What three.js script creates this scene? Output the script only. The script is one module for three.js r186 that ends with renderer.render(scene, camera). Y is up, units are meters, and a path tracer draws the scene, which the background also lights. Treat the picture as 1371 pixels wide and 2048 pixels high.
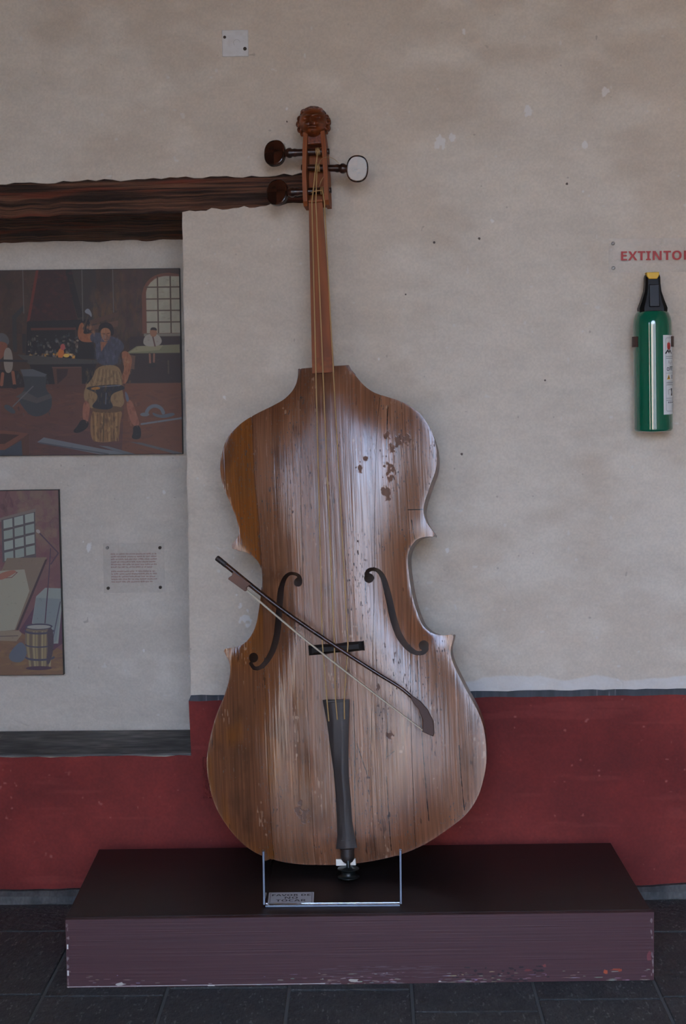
import * as THREE from 'three';
import { RoundedBoxGeometry } from 'three/addons/geometries/RoundedBoxGeometry.js';
import { mergeGeometries, mergeVertices } from 'three/addons/utils/BufferGeometryUtils.js';
import { TextGeometry } from 'three/addons/geometries/TextGeometry.js';
import { FontLoader } from 'three/addons/loaders/FontLoader.js';

// ---------------------------------------------------------------- camera, sky, sun, exposure
const scene = new THREE.Scene();
const rad = THREE.MathUtils.degToRad;
const camera = new THREE.PerspectiveCamera(2 * Math.atan(1024 / 3600) * 180 / Math.PI, 1371 / 2048, 0.05, 200);
camera.rotation.order = 'YXZ';
camera.position.set(0, 1.358, 4.565);
camera.rotation.set(rad(-4.463), rad(0.8), rad(-0.65));

const renderer = new THREE.WebGLRenderer();
renderer.toneMapping = THREE.LinearToneMapping;
renderer.toneMappingExposure = 4.3;
renderer.shadowMap.enabled = true;

{ // clear blue sky, paler towards the horizon
  const w = 256, h = 128, d = new Float32Array(w * h * 4);
  for (let j = 0; j < h; j++) {
    const el = Math.max(0, Math.sin(((j + 0.5) / h - 0.5) * Math.PI)), k = Math.pow(1 - el, 3);
    for (let i = 0; i < w; i++) d.set([0.33 + 0.42 * k, 0.53 + 0.35 * k, 0.98 + 0.10 * k, 1], (j * w + i) * 4);
  }
  const t = new THREE.DataTexture(d, w, h, THREE.RGBAFormat, THREE.FloatType);
  t.mapping = THREE.EquirectangularReflectionMapping; t.magFilter = THREE.LinearFilter; t.needsUpdate = true;
  scene.background = t; scene.backgroundIntensity = 3.8;
}
const sun = new THREE.DirectionalLight(new THREE.Color(1, 0.87, 0.70), 6.6);
sun.position.set(13, 18, -7); sun.target.position.set(0, 0, 12); scene.add(sun, sun.target);
sun.castShadow = true; sun.shadow.mapSize.set(2048, 2048);
Object.assign(sun.shadow.camera, { left: -16, right: 16, top: 16, bottom: -16, near: 1, far: 60 });

// ---------------------------------------------------------------- helpers
let seed = 7;
const rnd = () => { seed = (seed * 1664525 + 1013904223) >>> 0; return seed / 4294967296; };
const rr = (a, b) => a + (b - a) * rnd();
const LAT = new Float32Array(65536).map(() => rnd());
const lat = (x, y) => LAT[((y & 255) << 8) | (x & 255)];
function noise(x, y) {
  const xi = Math.floor(x), yi = Math.floor(y); let fx = x - xi, fy = y - yi;
  fx = fx * fx * (3 - 2 * fx); fy = fy * fy * (3 - 2 * fy);
  const a = lat(xi, yi), b = lat(xi + 1, yi), c = lat(xi, yi + 1), d = lat(xi + 1, yi + 1);
  return a + (b - a) * fx + (c - a + (a - b - c + d) * fx) * fy;
}
const fbm = (x, y, o = 4) => { let s = 0, a = 0.5, t = 0; for (let i = 0; i < o; i++) { s += a * noise(x + 17.3 * i, y + 9.1 * i); t += a; a *= 0.5; x *= 2.03; y *= 2.03; } return s / t; };
const sm = (a, b, x) => { const t = Math.min(1, Math.max(0, (x - a) / (b - a))); return t * t * (3 - 2 * t); };
const mix3 = (a, b, t) => [a[0] + (b[0] - a[0]) * t, a[1] + (b[1] - a[1]) * t, a[2] + (b[2] - a[2]) * t];
// fn(u, v) with u, v in 0..1 (v up) returns [r, g, b] as sRGB 0..255, or one number for data maps
function tex(w, h, fn, data = false, repeat = false) {
  const d = new Uint8Array(w * h * 4);
  for (let j = 0; j < h; j++) for (let i = 0; i < w; i++) {
    const c = fn((i + 0.5) / w, (j + 0.5) / h), o = (j * w + i) * 4;
    if (data) d[o] = d[o + 1] = d[o + 2] = Math.max(0, Math.min(255, c * 255));
    else for (let k = 0; k < 3; k++) d[o + k] = Math.max(0, Math.min(255, c[k]));
    d[o + 3] = 255;
  }
  const t = new THREE.DataTexture(d, w, h); t.magFilter = THREE.LinearFilter; t.minFilter = THREE.LinearFilter;
  if (!data) t.colorSpace = THREE.SRGBColorSpace;
  if (repeat) t.wrapS = t.wrapT = THREE.RepeatWrapping;
  t.needsUpdate = true; return t;
}
function canvasTex(w, h, draw) {
  const c = document.createElement('canvas'); c.width = w; c.height = h; draw(c.getContext('2d'), w, h);
  const t = new THREE.CanvasTexture(c); t.colorSpace = THREE.SRGBColorSpace; return t;
}
const used = {};
const numbered = (n) => { used[n] = (used[n] ?? -1) + 1; return used[n] ? n + '_' + String(used[n]).padStart(3, '0') : n; };
function mesh(name, geo, mat, parent) {
  const m = new THREE.Mesh(geo, mat); m.name = parent ? name : numbered(name); m.castShadow = m.receiveShadow = true; (parent ?? scene).add(m); return m;
}
function group(name, parent) { const g = new THREE.Group(); g.name = parent ? name : numbered(name); (parent ?? scene).add(g); return g; }
const tag = (o, label, category, grp) => { Object.assign(o.userData, { label, category }); if (grp) o.userData.group = grp; return o; };
const structure = (o, label) => { o.userData.kind = 'structure'; o.userData.label = label; return o; };
const box = (w, h, d, x = 0, y = 0, z = 0) => new THREE.BoxGeometry(w, h, d).translate(x, y, z);
const rbox = (w, h, d, r, x = 0, y = 0, z = 0) => new RoundedBoxGeometry(w, h, d, 2, r).translate(x, y, z);
const V2 = (x, y) => new THREE.Vector2(x, y), V3 = (x, y, z) => new THREE.Vector3(x, y, z);
const tube = (pts, r, seg = 40, rs = 8) => new THREE.TubeGeometry(new THREE.CatmullRomCurve3(pts.map((p) => V3(...p)), false, 'centripetal'), seg, r, rs, false);
const polyShape = (pts) => new THREE.Shape(pts.map((p) => V2(p[0], p[1])));
const std = (o) => new THREE.MeshStandardMaterial(o), phys = (o) => new THREE.MeshPhysicalMaterial(o);
const merge = (list) => mergeGeometries(list.map((g) => (g.index ? g.toNonIndexed() : g)));
function worldUV(geo, s = 1) { // box-mapped uv in metres
  const g = geo.index ? geo.toNonIndexed() : geo; g.computeVertexNormals();
  const p = g.attributes.position, n = g.attributes.normal, uv = new Float32Array(p.count * 2);
  for (let i = 0; i < p.count; i++) {
    const ax = Math.abs(n.getX(i)), ay = Math.abs(n.getY(i)), az = Math.abs(n.getZ(i)), x = p.getX(i), y = p.getY(i), z = p.getZ(i);
    const [a, b] = az >= ax && az >= ay ? [x, y] : ay >= ax ? [x, z] : [z, y];
    uv[2 * i] = a * s; uv[2 * i + 1] = b * s;
  }
  g.setAttribute('uv', new THREE.BufferAttribute(uv, 2)); return g;
}

// ---------------------------------------------------------------- setting materials
const WT = 2.4; // the wall texture spans 2.4 m: x from -1.2 to 1.2, y from 0 to 2.4
const chips = [[-0.361, 1.296, 0.007], [0.32, 1.729, 0.008], [0.188, 1.929, 0.02], [-0.317, 0.727, 0.02], [-0.329, 0.766, 0.008], [-0.339, 0.792, 0.006], [0.031, 1.388, 0.005], [0.546, 1.801, 0.005], [0.202, 0.904, 0.009], [-0.194, 2.014, 0.005], [-0.31, 0.75, 0.006], [0.22, 1.935, 0.012], [0.41, 2.0, 0.015], [0.55, 1.92, 0.012], [0.6, 2.05, 0.014], [0.25, 2.2, 0.012]];
const pits = [[0.506, 1.82, 0.003], [0.286, 1.687, 0.003], [0.173, 1.679, 0.003], [0.239, 1.146, 0.003], [-0.193, 1.983, 0.002], [0.1, 1.55, 0.002], [0.45, 1.33, 0.002]];
function plasterMaps(marks, holes, base, tint, sd) {
  const N = 2048, chipAt = (x, y) => { let k = 0; for (const [cx, cy, r] of marks) { const dx = x - cx, dy = y - cy; if (Math.abs(dx) < 2 * r && Math.abs(dy) < 2 * r) { const q = Math.hypot(dx * 1.3, dy) / r + (fbm(x * 90, y * 90, 3) - 0.5) * 1.7; if (q < 0.8) k = Math.max(k, Math.min(1, (0.8 - q) * 6)); } } return k; };
  const map = tex(N, N, (u, v) => {
    const x = (u - 0.5) * WT, y = v * WT;
    const broad = fbm(x * 2.2 + sd, y * 2.2, 3) - 0.5, mid = fbm(x * 9 + sd, y * 14, 3) - 0.5, fine = noise(x * 260, y * 260) - 0.5, brush = fbm(x * 18 + sd, y * 60, 2) - 0.5;
    let c = mix3(base, tint, sm(-0.12, 0.16, broad + mid * 0.5));
    const q = 1 + mid * 0.07 + fine * 0.05 + brush * 0.035; c = c.map((t) => t * q);
    const speck = fbm(x * 55, y * 55 + sd, 2); if (speck > 0.86) c = mix3(c, [216, 212, 206], sm(0.86, 0.92, speck) * 0.5);
    if (speck < 0.09) c = mix3(c, [140, 128, 118], sm(0.09, 0.05, speck) * 0.4);
    if (sd === 0 && x > 0.2 && y > 0.53 && y < 0.6) { const e = 0.568 + (fbm(x * 12, 5, 3) - 0.5) * 0.03; c = mix3(c, [214, 213, 212], sm(e + 0.003, e - 0.003, y) * (0.35 + 0.4 * fbm(x * 30, y * 40, 2))); }
    const k = chipAt(x, y); if (k) c = mix3(c, [228, 226, 224], k * 0.6);
    for (const [cx, cy, r] of holes) { const dd = Math.hypot(x - cx, y - cy); if (dd < r) c = mix3(c, [60, 50, 46], 0.8); }
    return c;
  }, false, true);
  const bump = tex(1024, 1024, (u, v) => {
    const x = (u - 0.5) * WT, y = v * WT, ridge = Math.abs(fbm(x * 7 + 3, y * 9 + sd, 3) - 0.5);
    return 0.5 + (fbm(x * 5 + sd, y * 5, 3) - 0.5) * 0.4 + (fbm(x * 40, y * 55 + sd, 3) - 0.5) * 0.30 - (ridge < 0.006 ? 0.05 : 0) + chipAt(x, y) * -0.06;
  }, true, true);
  for (const t of [map, bump]) { t.repeat.set(1 / WT, 1 / WT); t.offset.set(0.5, 0); }
  return std({ map, bumpMap: bump, bumpScale: 0.012, roughness: 0.93 });
}
const M = {};
M.plaster = plasterMaps(chips, pits, [204, 190, 172], [209, 198, 182], 0);
M.niche = plasterMaps([[-0.763, 0.884, 0.014], [-0.556, 1.035, 0.006], [-0.78, 0.9, 0.006], [-0.62, 0.6, 0.005]], [], [200, 190, 176], [206, 197, 184], 31);
M.room = std({ color: 0xa8977f, roughness: 0.95 });
M.facade = std({ color: 0xd9d0c2, roughness: 0.95 });
M.ceiling = std({ color: 0x5c4a3a, roughness: 0.95 });
const dadoMap = tex(1024, 512, (u, v) => {
  const x = u * 2.4, y = v * 1.2, b = fbm(x * 3, y * 3, 3), m = fbm(x * 14 + 5, y * 14, 3), f = noise(x * 240, y * 240);
  let c = mix3([112, 36, 32], [128, 46, 40], sm(0.3, 0.7, b)); c = c.map((t) => t * (1 + (m - 0.5) * 0.22 + (f - 0.5) * 0.1));
  const s = fbm(x * 70 + 9, y * 70, 2); if (s > 0.87) c = mix3(c, [170, 106, 98], sm(0.87, 0.93, s) * 0.7);
  const st = fbm(x * 5 + 60, y * 38, 3); if (st > 0.66) c = mix3(c, [176, 92, 84], sm(0.66, 0.8, st) * 0.15);
  return c;
}, false, true); dadoMap.repeat.set(1 / 2.4, 1 / 1.2);
const dadoBump = tex(512, 512, (u, v) => fbm(u * 16, v * 16, 5), true, true); dadoBump.repeat.set(1 / 1.2, 1 / 1.2);
M.dado = std({ map: dadoMap, bumpMap: dadoBump, bumpScale: 0.006, roughness: 0.85 });
M.stripe = std({ map: tex(1024, 64, (u, v) => { const m = fbm(u * 90, v * 6, 3); const c = mix3([52, 56, 60], [82, 84, 88], m); return noise(u * 300, v * 12) > 0.93 ? [110, 108, 108] : c; }, false, true), roughness: 0.8 });
M.cement = std({ map: tex(512, 256, (u, v) => { const m = fbm(u * 30, v * 16, 4), f = noise(u * 300, v * 150); return mix3([66, 66, 66], [112, 110, 106], m).map((t) => t * (0.9 + f * 0.2)); }, false, true), bumpMap: dadoBump, bumpScale: 0.01, roughness: 0.95 });
const woodMap = (a, b, c, sx, sy, w = 1024, h = 256) => tex(w, h, (u, v) => {
  const g = fbm(u * sx, v * sy, 4), f = noise(u * sx * 3, v * sy * 4), k = fbm(u * sx * 0.7 + 40, v * sy * 0.25 + 8, 3);
  let t = mix3(a, b, sm(0.25, 0.75, g)); t = mix3(t, c, sm(0.55, 0.75, k)); return t.map((q) => q * (0.85 + f * 0.3));
}, false, true);
M.beam = std({ map: woodMap([46, 31, 24], [116, 78, 58], [112, 56, 38], 9, 22), bumpMap: tex(1024, 256, (u, v) => fbm(u * 12, v * 40, 4), true, true), bumpScale: 0.01, roughness: 0.85 });
M.sill = std({ map: woodMap([84, 82, 80], [122, 118, 114], [98, 94, 90], 10, 20), bumpMap: M.beam.bumpMap, bumpScale: 0.006, roughness: 0.85 });
const stoneMaps = [0, 1, 2].map((k) => tex(256, 256, (u, v) => {
  const m = fbm(u * 8 + k * 31, v * 8, 4), f = noise(u * 120 + k * 7, v * 40), s = fbm(u * 46 + k * 13, v * 26 + k, 2);
  let c = mix3([54, 55, 55], [78, 77, 74], m).map((t) => t * (0.85 + f * 0.3));
  if (s > 0.74) c = mix3(c, [124, 124, 120], sm(0.74, 0.86, s) * 0.8); return c;
}));
const stoneBump = tex(256, 256, (u, v) => fbm(u * 20, v * 20, 4), true);
M.stones = stoneMaps.map((m) => std({ map: m, bumpMap: stoneBump, bumpScale: 0.004, roughness: 0.62 }));
M.mortar = std({ color: 0x63635f, roughness: 0.95 });

// ---------------------------------------------------------------- the room
const jag = (a, b, n, amp) => Array.from({ length: n }, (_, i) => { const t = i / (n - 1), e = i && i < n - 1 ? 1 : 0; return [a[0] + (b[0] - a[0]) * t + (Math.abs(b[1] - a[1]) > Math.abs(b[0] - a[0]) ? rr(-amp, amp) * e : 0), a[1] + (b[1] - a[1]) * t + (Math.abs(b[0] - a[0]) >= Math.abs(b[1] - a[1]) ? rr(-amp, amp) * e : 0)]; });
const X0 = -3.4, X1 = 1.95, ZB = 5.2, YC = 3.6;
const floorRoot = structure(mesh('floor', box(X1 - X0 + 0.6, 0.2, ZB + 0.7, (X0 + X1) / 2, -0.105, ZB / 2), M.mortar), 'dark stone floor with pale mortar joints');
{ // flagstones in columns running away from the wall
  const colW = 0.27, xs = []; for (let x = 0.625 - colW * 14; x < X1 - 0.02; x += colW) xs.push(x);
  const geos = {};
  xs.forEach((x, c) => {
    let z = 0.012 - rr(0.05, 0.35); if (Math.abs(x - 0.625) < 0.01) z = 0.747 - 0.9;
    while (z < ZB - 0.05) {
      const L = 0.45, z0 = Math.max(z, 0.004), z1 = Math.min(z + L, ZB - 0.01); z += L;
      if (z1 - z0 < 0.06) continue;
      const lx = Math.min(colW, X1 - x) - 0.007, lz = z1 - z0 - 0.007, key = lx.toFixed(3) + lz.toFixed(2);
      geos[key] ??= rbox(lx, 0.03, lz, 0.003);
      const m = mesh('flagstone', geos[key], M.stones[Math.floor(rnd() * 3)], floorRoot);
      m.position.set(x + colW / 2, -0.015 + rr(-0.0015, 0), (z0 + z1) / 2);
    }
  });
}
// wall with the niche and the slot of the lintel cut out
const NX0 = -1.78, NX1 = -0.459, NY0 = 0.376, NZ = -0.32;
{
  const s = polyShape([[X0 - 0.3, -0.05], [X1 + 0.3, -0.05], [X1 + 0.3, YC + 0.2], [X0 - 0.3, YC + 0.2]]);
  const hole = [...jag([NX1, NY0], [NX1, 1.762], 40, 0.0016), ...jag([-0.44, 1.766], [-0.098, 1.783], 26, 0.004), [-0.092, 1.815], [-0.1, 1.842], ...jag([-0.12, 1.853], [-1.95, 1.82], 90, 0.004), ...jag([-1.95, 1.75], [NX0 - 0.01, 1.752], 6, 0.003), ...jag([NX0, 1.745], [NX0, NY0], 20, 0.002)];
  s.holes.push(new THREE.Path(hole.map((p) => V2(...p))));
  const g = new THREE.ExtrudeGeometry(s, { depth: 0.33, bevelEnabled: false });
  g.translate(0, 0, -0.33);
  structure(mesh('wall_back', g, M.plaster), 'whitewashed plaster wall with a niche and a red dado');
  structure(mesh('wall_niche', worldUV(box(NX1 - NX0 + 0.5, 1.75, 0.15, (NX0 + NX1) / 2, 1.1, NZ - 0.075 - 0.012)), M.niche), 'recessed plaster back of the wall niche');
}
{ // lintel of two timbers, rough along the edges
  const rough = (L, h, d, y, z, drop) => { const g = new THREE.BoxGeometry(L, h, d, 120, 8, 6), p = g.attributes.position;
    for (let i = 0; i < p.count; i++) { const x = p.getX(i), yy = p.getY(i), zz = p.getZ(i); p.setZ(i, zz + (zz > 0 ? (fbm(x * 26 + y * 50, yy * 160, 3) - 0.5) * 0.007 : 0)); p.setY(i, yy + (yy < 0 ? (fbm(x * 22 + 20, zz * 40, 3) - 0.5) * 0.009 : 0) + drop * (x / L)); }
    g.computeVertexNormals(); const u = g.attributes.uv; for (let i = 0; i < u.count; i++) u.setXY(i, u.getX(i) * 0.98, u.getY(i)); return g.translate(-0.09 - L / 2, y, z); };
  structure(mesh('trim_1', rough(1.88, 0.11, 0.14, 1.808, -0.078, 0.028), M.beam), 'dark brown timber lintel beam over the niche');
  const inner = rough(1.36, 0.12, 0.18, 1.79, -0.239, 0.006).translate(-0.365, 0, 0), ip = inner.attributes.position;
  for (let i = 0; i < ip.count; i++) if (ip.getY(i) < 1.75) ip.setY(i, ip.getY(i) + 0.026 + (ip.getZ(i) + 0.149) * 0.23);
  inner.computeVertexNormals();
  structure(mesh('trim_2', inner, M.beam), 'inner timber behind the lintel with a sloping underside');
  structure(mesh('trim_3', worldUV(rbox(NX1 - NX0 - 0.002, 0.05, 0.315, 0.006, (NX0 + NX1) / 2, NY0 - 0.02, -0.165)), M.sill), 'dark grey sill board of the niche');
}
{ // red dado coat, its dark border line and the cement skirting
  const top = [...jag([NX1 - 0.006, 0.5195], [X1, 0.528], 90, 0.0012)];
  const dd = polyShape([[X0, 0.0], [X1, 0.0], ...top.slice().reverse(), ...jag([NX1 - 0.002, NY0 + 0.001], [X0, NY0 + 0.001], 90, 0.0022)]);
  structure(mesh('trim_4', new THREE.ExtrudeGeometry(dd, { depth: 0.003, bevelEnabled: false }), M.dado), 'dark red painted dado along the foot of the wall');
  const st = polyShape([...top, ...jag([X1, 0.5455], [NX1, 0.534], 90, 0.0012)]);
  const g = new THREE.ExtrudeGeometry(st, { depth: 0.0035, bevelEnabled: false });
  structure(mesh('trim_5', g, M.stripe), 'thin dark grey border line above the red dado');
  const sk = new THREE.BoxGeometry(X1 - X0, 0.04, 0.034, 200, 3, 3), p = sk.attributes.position;
  for (let i = 0; i < p.count; i++) { const x = p.getX(i); if (p.getY(i) > 0.01) { p.setY(i, p.getY(i) + (fbm(x * 9, 3, 4) - 0.5) * 0.02); if (p.getZ(i) > 0) p.setZ(i, p.getZ(i) - 0.018); } p.setZ(i, p.getZ(i) + (p.getZ(i) > 0.01 ? (fbm(x * 14, p.getY(i) * 60, 3) - 0.5) * 0.012 : 0)); }
  sk.computeVertexNormals();
  structure(mesh('baseboard_back', worldUV(sk.translate((X0 + X1) / 2, 0.014, 0.02)), M.cement), 'crumbling grey cement skirting');
}
structure(mesh('wall_left', box(0.3, YC + 0.2, ZB + 0.6, X0 - 0.15, YC / 2, ZB / 2), M.room), 'plain plaster side wall');
structure(mesh('wall_right', box(0.3, YC + 0.2, ZB + 0.6, X1 + 0.15, YC / 2, ZB / 2), M.room), 'plain plaster side wall');
structure(mesh('ceiling', box(X1 - X0 + 0.6, 0.25, ZB + 1.0, (X0 + X1) / 2, YC + 0.125, ZB / 2 + 0.1), M.ceiling), 'plain ceiling');
{ // wall behind the camera, open to the courtyard
  const s = polyShape([[X0 - 0.3, -0.05], [X1 + 0.3, -0.05], [X1 + 0.3, YC + 0.2], [X0 - 0.3, YC + 0.2]]);
  for (const [a, b, t] of [[-2.4, -1.9, 2.75], [-0.95, 1.6, 3.2]]) { const rise = Math.min(0.85, (b - a) / 2), arch = []; for (let k = 0; k <= 24; k++) { const q = Math.PI * (1 - k / 24); arch.push(V2((a + b) / 2 + Math.cos(q) * (b - a) / 2, t - rise + Math.sin(q) * rise)); } s.holes.push(new THREE.Path([V2(a, 0), ...arch, V2(b, 0)])); }
  structure(mesh('wall_front', new THREE.ExtrudeGeometry(s, { depth: 0.35, bevelEnabled: false }).translate(0, 0, ZB), M.room), 'wall with open arches to the courtyard');
}
structure(mesh('courtyard_ground', box(40, 0.3, 40, 0, -0.27, ZB + 0.3 + 20), std({ color: 0xb07a40, roughness: 0.95 })), 'sunlit courtyard paving');
structure(mesh('courtyard_facade', box(40, 3.9, 0.6, 0, 1.83, 17.5), M.facade), 'sunlit plaster facade across the courtyard');
structure(mesh('courtyard_wing', box(1.2, 6.2, 11.4, 2.6, 2.95, 11.5), M.facade), 'taller plaster wing along the side of the courtyard');
const BO = {
  topEdge: [[-0.0655,1.1947],[-0.0284,1.1957],[0.0229,1.1965],[0.0583,1.1969]],
  R1: [[0.0583,1.1969],[0.065,1.1831],[0.0783,1.1642],[0.095,1.1438],[0.117,1.1269],[0.1435,1.1163],[0.1709,1.1058],[0.1946,1.0942],[0.2272,1.0677],[0.2404,1.0477],[0.2518,1.0242],[0.259,0.9973],[0.2615,0.9707],[0.2596,0.9444],[0.2547,0.9266],[0.2453,0.9042],[0.2359,0.8806],[0.2278,0.8594],[0.2233,0.8392],[0.2245,0.8247],[0.2303,0.807],[0.2393,0.7928],[0.2471,0.7805]],
  RC: [[0.245,0.7734],[0.2264,0.7736],[0.2058,0.7686],[0.192,0.7554],[0.1827,0.7354],[0.1804,0.7103],[0.1818,0.6851],[0.1861,0.6454],[0.1919,0.6147],[0.2024,0.5794],[0.21,0.562],[0.2215,0.5496],[0.2366,0.5407],[0.2604,0.5368],[0.2783,0.5381]],
  RL: [[0.2823,0.5329],[0.2793,0.5212],[0.2745,0.5059],[0.2738,0.4904],[0.2767,0.4748],[0.282,0.4592],[0.295,0.4302],[0.3077,0.4025],[0.3223,0.3741],[0.332,0.353],[0.3404,0.3291],[0.3457,0.3017],[0.3478,0.2567],[0.3452,0.2237],[0.3379,0.1927],[0.3256,0.1571],[0.3048,0.124],[0.2853,0.1039],[0.2509,0.0789],[0.2081,0.0517],[0.1761,0.0359],[0.1364,0.0216],[0.0784,0.0088],[0.0278,0.0023],[-0.0229,-0.0001],[-0.0856,0.0014],[-0.1254,0.0054],[-0.1651,0.0134],[-0.2016,0.0262],[-0.2332,0.0449],[-0.2614,0.0713],[-0.2841,0.1012],[-0.3042,0.1353],[-0.3164,0.1698],[-0.3241,0.212],[-0.3268,0.2517],[-0.3211,0.2907],[-0.313,0.3222],[-0.305,0.348],[-0.2941,0.3759],[-0.2817,0.4019],[-0.2716,0.4263],[-0.2644,0.449],[-0.2606,0.4718],[-0.2622,0.4926],[-0.269,0.5083],[-0.2742,0.5193]],
  LC: [[-0.2714,0.5247],[-0.2516,0.5269],[-0.2288,0.5333],[-0.2123,0.546],[-0.1997,0.5648],[-0.1911,0.5862],[-0.1852,0.613],[-0.1801,0.6401],[-0.1759,0.6707],[-0.1746,0.6942],[-0.1767,0.7197],[-0.1853,0.7359],[-0.2007,0.7499],[-0.2139,0.7565],[-0.2273,0.7601],[-0.2449,0.767]],
  L1: [[-0.2446,0.7736],[-0.24,0.7807],[-0.2297,0.7936],[-0.2254,0.808],[-0.2278,0.8257],[-0.2326,0.8435],[-0.241,0.867],[-0.2505,0.8924],[-0.2589,0.9141],[-0.2643,0.9382],[-0.2661,0.9669],[-0.2632,0.9879],[-0.257,1.0107],[-0.2475,1.0319],[-0.232,1.0506],[-0.206,1.0724],[-0.1729,1.0902],[-0.1291,1.1091],[-0.1037,1.1219],[-0.091,1.1321],[-0.081,1.1426],[-0.0723,1.1572],[-0.0672,1.1747],[-0.0655,1.1947]],
  fR: [[0.0823,0.6907,0.0042],[0.089,0.6989,0.0046],[0.1018,0.7009,0.0042],[0.1132,0.6947,0.005],[0.1221,0.6796,0.0064],[0.1285,0.654,0.0075],[0.1346,0.6243,0.0079],[0.1397,0.5946,0.0081],[0.1459,0.567,0.0081],[0.1543,0.5415,0.0079],[0.1671,0.52,0.0073],[0.1812,0.5048,0.0064],[0.1956,0.4975,0.0052],[0.2104,0.4982,0.005],[0.2187,0.5063,0.0042]],
  fRl: [[0.0887,0.6803,0.0116],[0.2111,0.515,0.0119]],
  fL: [[-0.0754,0.682,0.0034],[-0.0789,0.6919,0.0042],[-0.0885,0.6977,0.0038],[-0.1002,0.6992,0.0038],[-0.1112,0.6932,0.0049],[-0.1206,0.6781,0.0063],[-0.1275,0.6532,0.008],[-0.1305,0.6262,0.0082],[-0.1336,0.5993,0.0082],[-0.1366,0.5723,0.0082],[-0.1416,0.5454,0.0082],[-0.1495,0.5206,0.0078],[-0.1611,0.4998,0.007],[-0.1734,0.4848,0.0061],[-0.1875,0.4756,0.0049],[-0.1993,0.4764,0.0046],[-0.2077,0.487,0.0046]],
  fLl: [[-0.0825,0.6775,0.0106],[-0.2003,0.5012,0.0118]],
  S1: [[-0.1866,1.1068],[-0.1802,1.0516],[-0.1788,0.9297],[-0.1733,0.8202],[-0.173,0.5179],[-0.1709,0.0207]],
  S2: [[-0.0594,1.1852],[-0.0612,1.0818],[-0.0671,0.8758],[-0.0686,0.7187],[-0.0708,0.3941],[-0.0699,0.0005]],
  S4: [[0.1343,1.1259],[0.1299,1.108],[0.1189,0.9924],[0.1085,0.8325],[0.1044,0.7353],[0.0912,0.508],[0.0737,0.2224],[0.0746,0.003]],
  S5: [[0.1818,1.1052],[0.1822,1.087],[0.1828,0.9892],[0.1873,0.8409],[0.1891,0.7435],[0.1784,0.4689],[0.1741,0.3143],[0.1702,0.0302]],
};

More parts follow.
